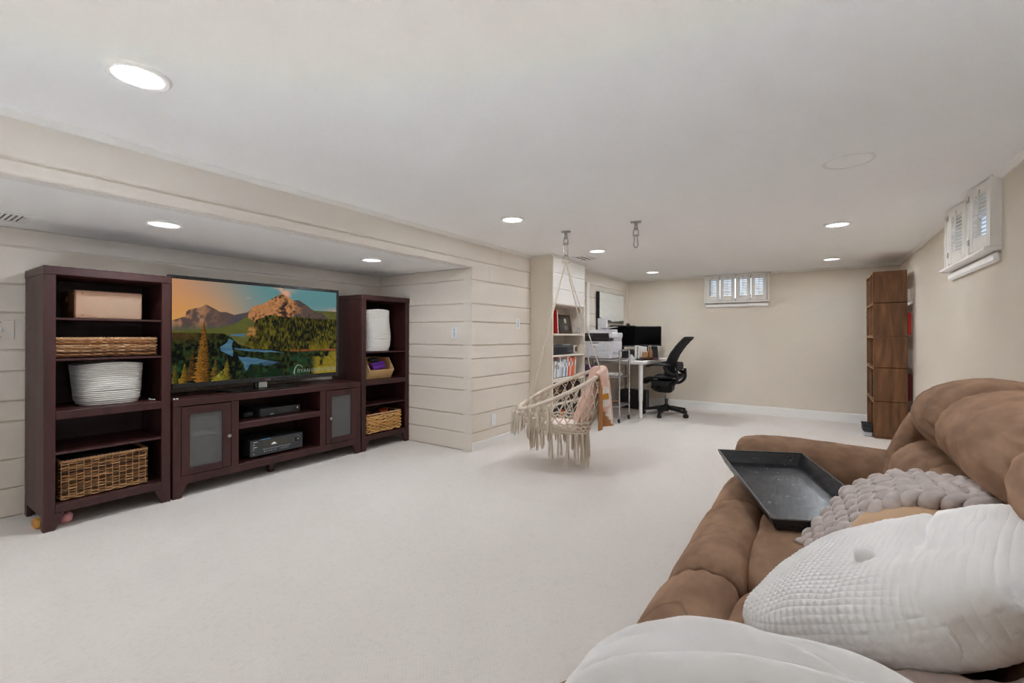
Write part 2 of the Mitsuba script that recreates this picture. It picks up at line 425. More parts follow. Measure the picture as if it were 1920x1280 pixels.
# windows with hinged louvred shutters
def window(n, place, L, depth, fold, zlab):
    """Built in local axes: s along the wall from 0 to L, d out into the room, z up."""
    wk = key_for('window_%d' % n)
    tag(wk, zlab, kind='structure')
    M = lambda m: place(m)
    def b(s0, s1, d0, d1, z0, z1, bev=.002):
        return M(box(s0, s1, d0, d1, z0, z1, bev))
    zt, zb = ZC - .004, 1.642
    add('frame', cat(b(-.012, .012, -.15, depth, zb, zt), b(L - .012, L + .012, -.15, depth, zb, zt), b(.012, L - .012, -.15, -.02, zt - .02, zt),
        b(.012, L - .012, -.15, -.03, zb, zb + .02)), 'cream', wk)
    add('sash', cat(b(.02, .06, -.11, -.08, zb + .02, zt - .02), b(L - .06, L - .02, -.11, -.08, zb + .02, zt - .02), b(.06, L - .06, -.11, -.08, zb + .02, zb + .055),
        b(.06, L - .06, -.11, -.08, zt - .055, zt - .02), b(L / 2 - .015, L / 2 + .015, -.11, -.08, zb + .055, zt - .055)), 'white', wk)
    add('pane', b(.05, L / 2 - .01, -.097, -.094, zb + .05, zt - .05, 0), 'pane', wk, smooth=False)
    add('pane', b(L / 2 + .01, L - .05, -.097, -.094, zb + .05, zt - .05, 0), 'pane', wk, smooth=False)
    add('sill', b(-.022, L + .022, -.03, depth + .028, 1.620, 1.642, .005), 'white', wk)
    add('apron', b(-.005, L + .005, 0, .03, 1.555, 1.612, .012), 'white', wk)
    w = (L - .024 - .018) / 4
    s = .012
    for k in range(4):
        if k == 2: s += .018
        d0, d1 = (depth - .028, depth - .028 + fold) if k % 2 == 0 else (depth - .028 + fold, depth - .028)
        run = math.sqrt(max(w * w - fold * fold, 1e-6))
        ang = math.atan2(d1 - d0, run)
        def loc(m, s=s, d0=d0, ang=ang):
            return M(xf(m, (s, d0, 0), rz=ang))
        P = add('shutter_panel', loc(cat(box(.002, .048, 0, .022, zb + .004, zt - .004, .002), box(w - .05, w - .004, 0, .022, zb + .004, zt - .004, .002),
                box(.048, w - .05, 0, .022, zb + .004, zb + .085, .002), box(.048, w - .05, 0, .022, zt - .065, zt - .004, .002))), 'cream', wk)
        zz0, zz1, ns = zb + .09, zt - .07, 10
        for i in range(ns):
            zc = zz0 + (i + .5) * (zz1 - zz0) / ns
            sl = xf(box(.046, w - .048, -.013, .013, -.0025, .0025), (0, .011, zc), rx=0)
            sl = xf(box(.046, w - .048, -.013, .013, -.0025, .0025), (0, 0, 0), rx=math.radians(-35))
            sl.apply_translation((0, .011, zc))
            add('slat', loc(sl), 'cream', P, smooth=False)
        add('tilt_rod', loc(box(w / 2 - .005, w / 2 + .003, .024, .032, zz0 - .01, zz1 + .018, .002)), 'cream', P)
        add('rod_slot', loc(box(w / 2 - .003, w / 2 + .001, .021, .0235, zz1 + .012, zz1 + .034)), 'dark_grey', P)
        if k in (0, 2):
            for hz in (zb + .07, zt - .06):
                add('hinge', loc(box(w - .008, w + .004, .0205, .027, hz - .018, hz + .018, .001)), 'steel', P)
        s += run
    return wk

window(1, lambda m: frame(m, (WBX0 - .012, YB, 0), (1, 0, 0), (0, -1, 0), (0, 0, 1)), WBX1 - WBX0 + .024, .045, .03, 'white shuttered basement window on the far wall')
window(2, lambda m: frame(m, (XR, WRY0 - .02, 0), (0, 1, 0), (-1, 0, 0), (0, 0, 1)), WRY1 - WRY0 + .04, .048, .036, 'white shuttered basement window high above the sofa')

# recessed lights
def lamp(x, y, z, label, power=None, grp=None):
    t = thing('recessed_light', label, 'ceiling light', grp)
    ring = [(0.0, -.002), (.072, -.002), (.075, -.007), (.088, -.009), (.093, -.005), (.095, .004), (.0, .004)]
    add('trim_ring', lathe(ring, 40, (x, y, z - .004)), 'white', t, smooth=30)
    d = trimesh.creation.cylinder(.072, .003, sections=40)
    d.apply_translation((x, y, z - .0085))
    k = add('diffuser', d, 'white', t, smooth=False)
    scene[k]['emitter'] = {'type': 'area', 'radiance': rgb([c * LAMP * (power or 1) for c in (0.94, 1.0, 1.085)])}
LIGHTS = [(-1.99, .58, 'large round recessed light at the upper left of the ceiling', .42), (-1.99, 2.946, 'round recessed light in front of the hanging chair hook', 1.0),
          (-1.965, 4.542, 'round recessed light beside the small ceiling vent', 1.4), (-1.96, 6.50, 'round recessed light over the desk', 2.0),
          (.134, 4.528, 'round recessed light nearest the right window', 1.55), (.139, 6.517, 'farthest round recessed light near the wooden bookcase', 1.95),
          (.125, 1.425, 'round recessed light cut by the top edge of the photo', .8)]
for x, y, l, p_ in LIGHTS: lamp(x, y, ZC, l, p_)
lamp(-.9, -1.4, ZC, 'unseen round recessed light behind the camera, placed to light the near part of the room', .3)  # out of view, placed to light the near part of the room
lamp(-3.207, 1.06, ZS, 'recessed light in the niche ceiling above the tall left bookcase', 1.35)
lamp(-3.213, 2.569, ZS, 'recessed light in the niche ceiling near the right bookcase', .85)
lamp(-3.21, -.6, ZS, 'unseen recessed light of the niche, placed to light its back wall at the left', 1.0)  # out of view, its strength set to light the niche back wall

# ceiling vents, speaker
def vent(name, x0, x1, y0, y1, z, label, slats, along='y'):
    t = thing(name, label, 'vent')
    b = .022
    add('frame', cat(box(x0, x1, y0, y0 + b, z - .007, z, .003), box(x0, x1, y1 - b, y1, z - .007, z, .003), box(x0, x0 + b, y0 + b, y1 - b, z - .007, z, .003), box(x1 - b, x1, y0 + b, y1 - b, z - .007, z, .003)), 'white', t)
    add('backing', box(x0 + b, x1 - b, y0 + b, y1 - b, z - .001, z - .0003), 'black', t, smooth=False)
    a0, a1 = (y0 + b, y1 - b) if along == 'y' else (x0 + b, x1 - b)
    for i in range(slats):
        c = a0 + (i + .5) * (a1 - a0) / slats
        h = (a1 - a0) / slats * .27
        m = box(x0 + b, x1 - b, c - h, c + h, z - .006, z - .002) if along == 'y' else box(c - h, c + h, y0 + b, y1 - b, z - .006, z - .002)
        add('slat', m, 'white', t, smooth=False)
vent('ceiling_vent', -3.90, -3.63, .25, .60, ZS, 'white slotted vent at the left end of the niche ceiling', 14)
vent('ceiling_vent', -2.41, -2.18, 4.74, 5.06, ZC, 'small white vent on the ceiling beside the built-in shelves', 3, 'x')
t = thing('ceiling_speaker', 'flush round white speaker in the ceiling on the right', 'speaker')
add('rim', lathe([(.098, .002), (.098, -.004), (.104, -.007), (.113, -.006), (.116, .002)], 44, (.134, 2.93, ZC)), 'white', t, smooth=30)
add('grille', lathe([(0, -.004), (.06, -.0038), (.098, -.003), (.098, .002)], 44, (.134, 2.93, ZC)), 'ceiling', t, smooth=30)

# wall plates
def plate(place, label, cat_, kind, h=.118, w=.075, m='white_plastic'):
    t = thing(cat_.replace(' ', '_'), label, cat_)
    add('plate', place(box(-w / 2, w / 2, 0, .006, -h / 2, h / 2, .002)), m, t)
    if kind == 'outlet':
        for s in (-1, 1):
            s_ = add('socket', place(box(-.017, .017, .006, .0085, s * .022 - .014, s * .022 + .014, .001)), 'white', t)
            add('slot', place(cat(box(-.008, -.006, .0085, .009, s * .022 - .004, s * .022 + .006), box(.006, .008, .0085, .009, s * .022 - .004, s * .022 + .006))), 'dark_grey', s_, smooth=False)
    else:
        for j in range(3 if kind == 'triple' else 1):
            zz = (j - 1) * .026 if kind == 'triple' else 0
            add('toggle', place(box(-.013 if kind == 'triple' else -.006, .013 if kind == 'triple' else .006, .006, .010 if kind == 'triple' else .018, zz - .011, zz + .011, .002)), 'light_grey' if kind == 'triple' else 'white_plastic', t)
        for s in (-1, 1):
            add('screw', place(xf(trimesh.creation.cylinder(.003, .002, sections=8), (0, .007, s * .045), rx=math.pi / 2)), 'grey', t)
on_x = lambda x, y, z: (lambda m: frame(m, (x, y, z), (0, 1, 0), (1, 0, 0), (0, 0, 1)))
on_y = lambda x, y, z: (lambda m: frame(m, (x, y, z), (1, 0, 0), (0, -1, 0), (0, 0, 1)))
plate(on_y(-2.978, YN, 1.152), 'white switch plate with three small rockers on the niche side wall', 'light switch', 'triple')
plate(on_x(XL, 4.185, 1.255), 'white switch plate at the far end of the board wall', 'light switch', 'triple')
plate(on_x(XL, 3.737, .262), 'white outlet low on the board wall', 'wall outlet', 'outlet')
plate(on_x(XN, .53, 1.152), 'beige painted switch plate left of the tall bookcase', 'light switch', 'single', .118, .115, 'plank')

# unseen flash behind the camera, placed to light the ceiling
t = thing('unseen_flash', 'unseen grey flash head on a stand behind the camera, placed to light the ceiling', 'flash')
FP = np.array([-0.15, -0.75, 0.5])
add('head', xf(box(-.06, .06, -.05, .05, -.12, 0, .01), FP), 'dark_grey', t)
k = add('lens', xf(box(-.05, .05, -.04, .04, 0, .004), FP), 'white', t, smooth=False)
scene[k]['emitter'] = {'type': 'area', 'radiance': rgb([FLASH * c for c in (.84, 1.0, 1.22)])}
add('stand', cyl(FP + [0, 0, -FP[2] + .02], FP + [0, 0, -.12], .012, 12), 'black', t)
add('stand_leg', cat(*[cyl(FP + [0, 0, -FP[2] + .20], FP + [.18 * math.cos(a), .18 * math.sin(a), -FP[2] + .008], .008, 8) for a in (0, 2.1, 4.2)]), 'black', t)

# ================================================================= television wall
def tower(name, y0, label, upper):
    """Tall open bookcase of dark wood, its front at x = -3.62."""
    t = thing(name, label, 'bookcase', None)
    xb, xf_ = -4.085, -3.62
    y1 = y0 + .606
    H, zb = 1.517, .095
    W = 'espresso'
    add('top', box(xb, xf_ + .004, y0 - .003, y1 + .003, H - .048, H, .003), W, t)
    for ya, yb_, nm in ((y0, y0 + .022, 'side_panel'), (y1 - .022, y1, 'side_panel')):
        add(nm, box(xb, xf_ - .022, ya, yb_, .075, H - .048, .002), W, t)
    for ya in (y0, y1 - .050):
        add('stile', box(xf_ - .022, xf_, ya, ya + .050, .075, H - .048, .002), W, t)
    add('back_panel', box(xb, xb + .008, y0 + .02, y1 - .02, zb, H - .04), 'espresso_dark', t)
    add('bottom_rail', box(xf_ - .022, xf_, y0 + .05, y1 - .05, zb, .143, .002), W, t)
    add('bottom_shelf', box(xb, xf_ - .022, y0 + .022, y1 - .022, .122, .143, .002), W, t)
    for zt, th in upper:
        add('shelf', box(xb, xf_ - .012, y0 + .022, y1 - .022, zt - th, zt, .002), W, t)
    add('fixed_shelf', box(xb, xf_, y0 + .05, y1 - .05, .632, .681, .003), W, t)
    add('shelf', box(xb, xf_ - .012, y0 + .022, y1 - .022, .427, .440, .002), W, t)
    foot = [(0, 0), (.048, 0), (.056, .02), (.072, .055), (.088, .095), (0, .095)]
    for s in (0, 1):
        for xx in (xf_ - .022, xb):
            pts = [((y0 + a) if s == 0 else (y1 - a), z) for a, z in foot]
            v = np.array([(x, a, z) for x in (xx, xx + .022) for a, z in pts])
            m = cat(trimesh.convex.convex_hull(v))
            pr = prism([(a, z) for a, z in pts], .022)
            m = frame(pr, (xx, 0, 0), (0, 1, 0), (0, 0, 1), (1, 0, 0))
            side = box(min(xx, xx + .022), (xx + .022 - .06) if xx > -3.8 else xx + .06, (y0 if s == 0 else y1 - .022), (y0 + .022 if s == 0 else y1), 0, .078, .002)
            add('foot', cat(m, side), W, t)
    return t
tower('tall_bookcase', .63, 'tall dark wood open bookcase left of the television holding a copper box', ((1.222, .013), (.984, .014)))
tower('tall_bookcase', 2.782, 'tall dark wood open bookcase right of the television beside the board wall', ((.962, .014),))

# console
t = thing('television_console', 'low dark wood television console with two glass doors and open middle', 'cabinet')
cy0, cy1, cx0, cx1, cH = 1.250, 2.772, -4.085, -3.62, .680
add('top', box(cx0, cx1 + .004, cy0, cy1, cH - .05, cH, .003), 'espresso', t)
for ya in (cy0, cy1 - .022): add('side_panel', box(cx0, cx1 - .022, ya, ya + .022, .09, cH - .05), 'espresso', t)
for ya, yb_ in ((cy0, cy0 + .048), (1.620, 1.672), (2.346, 2.402), (cy1 - .044, cy1)):
    add('stile', box(cx1 - .022, cx1, ya, yb_, .09, cH - .05, .002), 'espresso', t)
for ya in (1.642, 2.364): add('divider', box(cx0, cx1 - .022, ya, ya + .02, .145, cH - .05), 'espresso', t)
add('bottom_rail', box(cx1 - .022, cx1, cy0 + .048, cy1 - .044, .090, .147, .002), 'espresso', t)
add('bottom_board', box(cx0, cx1 - .022, cy0 + .022, cy1 - .022, .128, .147), 'espresso', t)
add('back_panel', box(cx0, cx0 + .008, cy0 + .02, cy1 - .02, .13, cH - .05), 'espresso_dark', t)
add('shelf', box(cx0, cx1, 1.672, 2.346, .410, .458, .003), 'espresso', t)
add('shelf', box(cx0 + .01, cx1 - .05, cy0 + .024, 1.640, .400, .424), 'light_grey', t, label='pale inner shelf')
add('shelf', box(cx0 + .01, cx1 - .05, 2.386, cy1 - .024, .400, .424), 'light_grey', t, label='pale inner shelf')
for ya, yb_, gy0, gy1, ky in ((1.300, 1.617, 1.350, 1.558, 1.596), (2.406, 2.726, 2.460, 2.664, 2.437)):
    d = add('door', cat(box(cx1 - .018, cx1 + .002, ya, gy0, .149, .624, .002), box(cx1 - .018, cx1 + .002, gy1, yb_, .149, .624, .002),
            box(cx1 - .018, cx1 + .002, gy0, gy1, .149, .197, .002), box(cx1 - .018, cx1 + .002, gy0, gy1, .570, .624, .002)), 'espresso', t)
    add('glass_pane', box(cx1 - .012, cx1 - .008, gy0 - .004, gy1 + .004, .193, .574), 'smoked', d, smooth=False, label='dark grey glass pane')
    add('knob', frame(lathe([(0, .030), (.008, .030), (.0125, .026), (.0135, .021), (.010, .016), (.005, .013), (.004, 0), (0, 0)], 20), (cx1 + .002, ky, .378), (0, 1, 0), (0, 0, 1), (1, 0, 0)), 'steel', d, label='round satin metal knob')
foot = [(0, 0), (.05, 0), (.058, .02), (.07, .055), (.085, .092), (0, .092)]
for s in (0, 1):
    for xx in (cx1 - .022, cx0):
        pts = [((cy0 + a) if s == 0 else (cy1 - a), z) for a, z in foot]
        m = frame(prism(pts, .022), (xx, 0, 0), (0, 1, 0), (0, 0, 1), (1, 0, 0))
        side = box(xx, (xx + .022 - .06) if xx > -3.8 else xx + .06, (cy0 if s == 0 else cy1 - .022), (cy0 + .022 if s == 0 else cy1), 0, .092, .002)
        add('foot', cat(m, side), 'espresso', t)
add('foot', lathe([(0, 0), (.024, 0), (.028, .02), (.03, .092), (0, .092)], 16, (cx1 - .12, 1.975, 0)), 'espresso', t)
for a in (1.262, 1.279):
    add('cable_clip', lathe([(0, 0), (.007, 0), (.007, .006), (.004, .010), (0, .010)], 12, (cx1 - .018, a, cH)), 'white_plastic', t)

# ---- television
TX, TY0, TY1, TZ0, TZ1 = -3.745, 1.262, 2.612, .742, 1.545
SY0, SY1, SZ0, SZ1 = 1.283, 2.588, .778, 1.521
t = thing('television', 'large flat black television showing a mountain landscape at sunset', 'television')
add('case', cat(box(TX - .035, TX - .004, TY0, TY1, TZ0, TZ1, .004), box(TX - .07, TX - .034, TY0 + .25, TY1 - .25, TZ0 + .1, TZ1 - .2, .01)), 'black', t)
add('bezel', cat(box(TX - .006, TX + .004, TY0, SY0, TZ0, TZ1, .002), box(TX - .006, TX + .004, SY1, TY1, TZ0, TZ1, .002),
    box(TX - .006, TX + .004, SY0, SY1, SZ1, TZ1, .002), box(TX - .006, TX + .006, SY0, SY1, TZ0, SZ0, .003)), 'black', t)
# the picture on the screen, worked out per vertex of the panel in its own u (left to right) and v (bottom to top)
NU, NV = 620, 350
U, V = np.meshgrid(np.linspace(0, 1, NU), np.linspace(0, 1, NV))
def n2(fu, fv, seed=0, oct=4): return meshkit.fbm(np.stack([U * fu, V * fv, np.full_like(U, seed * 5.3)], -1), oct, seed)
def lin(h): return np.array(C(h))
def line(pts): return np.interp(U, [p[0] for p in pts], [p[1] for p in pts])
def sm(a, b, x):
    k = np.clip((x - a) / (b - a), 0, 1); return k * k * (3 - 2 * k)
def over(img, mask, col): return img * (1 - mask[..., None]) + col * mask[..., None]
def mixc(a, b, k): return lin(a) * (1 - k[..., None]) + lin(b) * k[..., None]
img = mixc('eaa878', '6fa0a2', sm(-.05, .62, U + .35 * (V - .8)))
img = over(img, .6 * sm(.95, .62, V) * sm(.42, .05, U), lin('f2b45c'))
img = over(img, .55 * sm(.55, 1.0, U) * sm(.85, .65, V), lin('c9b8a6'))
cl = sm(.42, .70, n2(16, 12, 3)) * np.exp(-(((U - .615) / .055) ** 2 + ((V - .955) / .055) ** 2))
img = over(img, np.clip(1.6 * cl, 0, 1), lin('efb899'))
cl = sm(.45, .65, n2(22, 14, 4)) * np.exp(-(((U - .975) / .05) ** 2 + ((V - .72) / .07) ** 2))
img = over(img, np.clip(1.5 * cl, 0, 1), lin('d9aa94'))
cl = sm(.5, .66, n2(30, 30, 6)) * np.exp(-(((U - .42) / .03) ** 2 + ((V - .85) / .015) ** 2))
img = over(img, np.clip(cl, 0, 1), lin('d6bfa8'))
lm = line([(0, .602), (.063, .643), (.068, .69), (.082, .71), (.139, .739), (.164, .768), (.207, .731), (.237, .699), (.269, .701), (.312, .674), (.384, .705), (.43, .75), (1, .75)]) + .006 * (n2(60, 1, 1) - .5)
m1 = sm(-.003, .003, lm - V)
rock = n2(28, 14, 2)
c1 = mixc('6d5a54', 'b98a68', sm(.42, .62, rock) * sm(.28, .12, U)) * (0.85 + .3 * rock[..., None])
c1 = over(c1, sm(.60, .50, V) * .9, lin('5c6152'))
c1 = over(c1, .9 * sm(.25, .36, U) * sm(.75, .6, V), lin('4e555e'))
c1 = over(c1, .8 * sm(.56, .49, V), lin('6f6a49'))
img = over(img, m1, c1)
slope = line([(0, .50), (.22, .53), (.312, .577), (.384, .66), (.42, .76), (1, .76)])
img = over(img, sm(-.004, .004, slope - V), mixc('4f5a2e', '7d7a3f', n2(14, 20, 8)))
rm = line([(0, 0), (.36, 0), (.395, .70), (.408, .75), (.436, .788), (.471, .797), (.524, .855), (.598, .938), (.636, .907), (.675, .868), (.715, .875), (.756, .837), (.812, .774), (.855, .731), (.888, .745), (.929, .671), (.965, .60), (1, .55)]) + .008 * (n2(70, 1, 5) - .5)
m2 = sm(-.003, .003, rm - V) * sm(-.012, .012, V - line([(0, .95), (.36, .69), (.40, .635), (.43, .60), (1, .5)]) + .03 * (n2(50, 30, 77) - .5))
r1, r2 = n2(30, 22, 9), n2(80, 46, 10)
lit = sm(.40, .60, .6 * n2(18, 9, 11) + .4 * r2 + .25 * (.60 - U) + .10)
c2 = mixc('3d2f2b', 'c98d5c', lit) * (.7 + .6 * r2[..., None])
shade = sm(.0, .05, (U - .60) - .22 * (.93 - V)) * sm(.50, .36, n2(14, 9, 12)) + sm(.66, .76, U)
c2 = over(c2, np.clip(.85 * shade, 0, .9), lin('4b4a4c') * 1.0)
img = over(img, m2, c2)
ft = line([(0, .48), (.30, .48), (.305, .36), (.39, .40), (.41, .47), (.44, .63), (.525, .69), (.618, .672), (.716, .678), (.856, .66), (1, .665)]) + .018 * (n2(120, 2, 13) - .5)
tre = n2(130, 34, 14, 3); big = n2(9, 9, 15, 3)
cf = mixc('12180b', '6f6826', sm(.38, .70, .62 * tre + .38 * big)) * (.35 + 1.3 * n2(220, 70, 16, 2)[..., None])
cf = over(cf, .7 * sm(.45, .30, V) * sm(.5, .75, n2(12, 3, 17)), lin('9a8a2c'))
img = over(img, sm(-.004, .004, ft - V) * sm(.38, .40, U + .0 * V + .6 * np.maximum(0, .40 - V)), cf)
rk = np.exp(-(((U - .412) / .032) ** 2 + ((V - .50) / .05) ** 2))
img = over(img, np.clip(1.5 * rk * sm(.4, .6, n2(40, 30, 18)) , 0, 1), lin('c08a50'))
# near valley
low = line([(0, .487), (.132, .484), (.259, .478), (.30, .435), (.335, .37), (.42, .315), (.55, .305), (.66, .275), (.85, .283), (1, .294)]) + .012 * (n2(110, 2, 19) - .5)
cv = mixc('0a120c', '38431f', sm(.38, .7, n2(70, 30, 20))) * (.35 + 1.25 * n2(170, 60, 21, 2)[..., None])
cv = over(cv, .6 * sm(.36, .46, V) * sm(.3, .0, U), lin('6a4f2a'))
cv = over(cv, .55 * sm(.5, .7, n2(10, 14, 22)) * sm(.36, .2, V), lin('2f6040'))
img = over(img, sm(-.004, .004, low - V), cv)
img = over(img, .85 * np.exp(-((V - .285) / .012) ** 2) * sm(.62, .75, U) * sm(.35, .6, n2(30, 10, 23) + .12), lin('b5653a'))
def poly(pts, soft=.006):
    from shapely import contains_xy, polygons, buffer
    P = polygons(pts)
    du = contains_xy(P, U + .006 * (n2(60, 60, 30) - .5), V + .012 * (n2(60, 60, 31) - .5))
    return du.astype(float)
water = mixc('2f5f80', '6f98ac', n2(14, 60, 24))
for P in ([(.291, .47), (.375, .477), (.37, .445), (.30, .452)], [(.285, .425), (.31, .405), (.30, .36), (.307, .30), (.307, .241), (.28, .263), (.241, .305), (.238, .345), (.27, .38)],
          [(.31, .33), (.40, .315), (.53, .295), (.612, .267), (.50, .275), (.40, .29), (.32, .315)],
          [(.335, .239), (.40, .225), (.46, .205), (.55, .172), (.58, .158), (.50, .128), (.44, .150), (.405, .150), (.388, .085), (.376, .085), (.368, .154), (.346, .208)]):
    img = over(img, .95 * poly(P), water)
img = over(img, .55 * poly([(.52, .19), (.60, .15), (.50, .12), (.44, .15)]), lin('3a4a5c'))
img = over(img, sm(.46, .56, n2(22, 20, 25) + .12 * sm(.30, .0, V)) * sm(.17, .07, V - .1 * np.abs(U - .55)) * sm(.36, .42, U) * sm(.64, .58, U), lin('16301c') * (.5 + n2(90, 60, 26)[..., None]))
bush = sm(.42, .6, n2(26, 16, 27) + .25 * (sm(.76, .9, U) * sm(.30, .10, V) - .35))
img = over(img, bush * sm(.80, .86, U) * sm(.30, .25, V) * .95, mixc('5c5a1c', 'c0a53a', n2(90, 50, 28)))
img = over(img, sm(.80, .87, U) * sm(.085, .05, V - .02 * n2(30, 3, 29)) * .9, mixc('75701f', 'c9b04a', n2(80, 50, 32)))
def tree(u0, vb, vt, w, a, b, seed):
    f = np.clip((vt - V) / (vt - vb), 0, 1)
    wd = w * (f ** .9) * (.62 + .5 * n2(2, 60, seed, 2)) * (.55 + .9 * n2(3, 110, seed + 1, 1))
    m = (np.abs(U - u0 + .008 * f) < wd) & (V < vt) & (V > vb - .03)
    k = sm(.0, 1.0, .5 - (U - u0) / (2.0 * w) + .9 * (n2(120, 110, seed + 2, 2) - .5))
    return m.astype(float), mixc(a, b, np.clip(k, 0, 1)) * (.55 + .9 * n2(140, 120, seed + 3, 2)[..., None])
for args in ((.02, 0, .21, .022, '1a2413', '6f6428', 40), (.062, .0, .20, .026, '1d2010', '9a7a2a', 44), (.10, .05, .33, .028, '17180e', '6a4a22', 48), (.215, .05, .24, .02, '152016', '7a6026', 52),
             (.155, -.01, .615, .050, '2a200e', 'a5722c', 56), (.277, .02, .225, .030, '1f2810', '9a8432', 60), (.245, 0, .10, .05, '38401a', 'a89a3c', 64), (.47, .0, .17, .03, '0c1c12', '23401f', 68)):
    m, c = tree(*args); img = over(img, m, c)
img = np.clip(img, 0, 1) ** 1.08
PT = np.stack([np.full_like(U, TX), SY0 + U * (SY1 - SY0), SZ0 + V * (SZ1 - SZ0)], -1)
k = add('screen', trimesh.Trimesh(PT.reshape(-1, 3), grid_faces(NV, NU), process=False), 'screen_off', t, smooth=False, color=img.reshape(-1, 3) * 0.72, label='lit screen with mountains, forest and a river')
scene[k]['emitter'] = {'type': 'area', 'radiance': VC}
def glyph(m, x, y, z, m_, name, sx=1.0, emit=None, label=None):
    m = m.copy(); m.vertices[:, 0] *= sx
    k = add(name, frame(m, (x, y, z), (0, 1, 0), (0, 0, 1), (1, 0, 0)), m_, t, smooth=False, label=label)
    if emit: scene[k]['emitter'] = {'type': 'area', 'radiance': rgb(emit)}
g = 0.72
arc = np.array([[.0, SY0 + u * (SY1 - SY0), SZ0 + v * (SZ1 - SZ0)] for u, v in smooth_curve([(.686, .012), (.688, .06), (.700, .100), (.716, .116), (.733, .106), (.744, .082)], 6)])
arc[:, 0] = TX + .001
k = add('screen_emblem', tube(arc, np.linspace(.0065, .002, len(arc)), 6), 'black_matte', t, label='pale arc emblem on the screen')
scene[k]['emitter'] = {'type': 'area', 'radiance': rgb([.30 * g, .31 * g, .27 * g])}
for txt, u0 in (('RYAN', .706), ('ENGSTROM', .806)):
    m = meshkit.text_mesh(txt, .030, .0008)
    w = m.bounds[1][0]
    glyph(m, TX + .0012, SY0 + u0 * (SY1 - SY0), SZ0 + .020, 'black_matte', 'screen_lettering', ((.090 if txt == 'RYAN' else .186) * (SY1 - SY0)) / w, [.27 * g, .31 * g, .27 * g])
disc = trimesh.creation.cylinder(.006, .001, sections=20)
glyph(disc, TX + .007, 1.932, .760, 'red', 'logo_disc')
glyph(meshkit.text_mesh('LG', .012, .0008), TX + .0065, 1.945, .754, 'light_grey', 'logo_lettering')
add('neck', cat(box(TX - .05, TX - .008, 1.86, 1.965, .690, .76, .006)), 'black', t)
add('neck_cover', box(TX - .008, TX + .008, 1.88, 1.945, .694, .742, .004), 'clearish', t)
base_ = smooth_curve([(-.29, -.03), (-.25, .075), (-.1, .112), (.1, .112), (.25, .075), (.29, -.03), (.26, -.13), (-.26, -.13)], 6, True)
st = prism([(a, b_) for a, b_ in base_], .012)
add('stand_base', frame(st, (TX - .02, 1.93, .681), (0, 1, 0), (1, 0, 0), (0, 0, 1)), 'black_gloss', t, smooth=30)

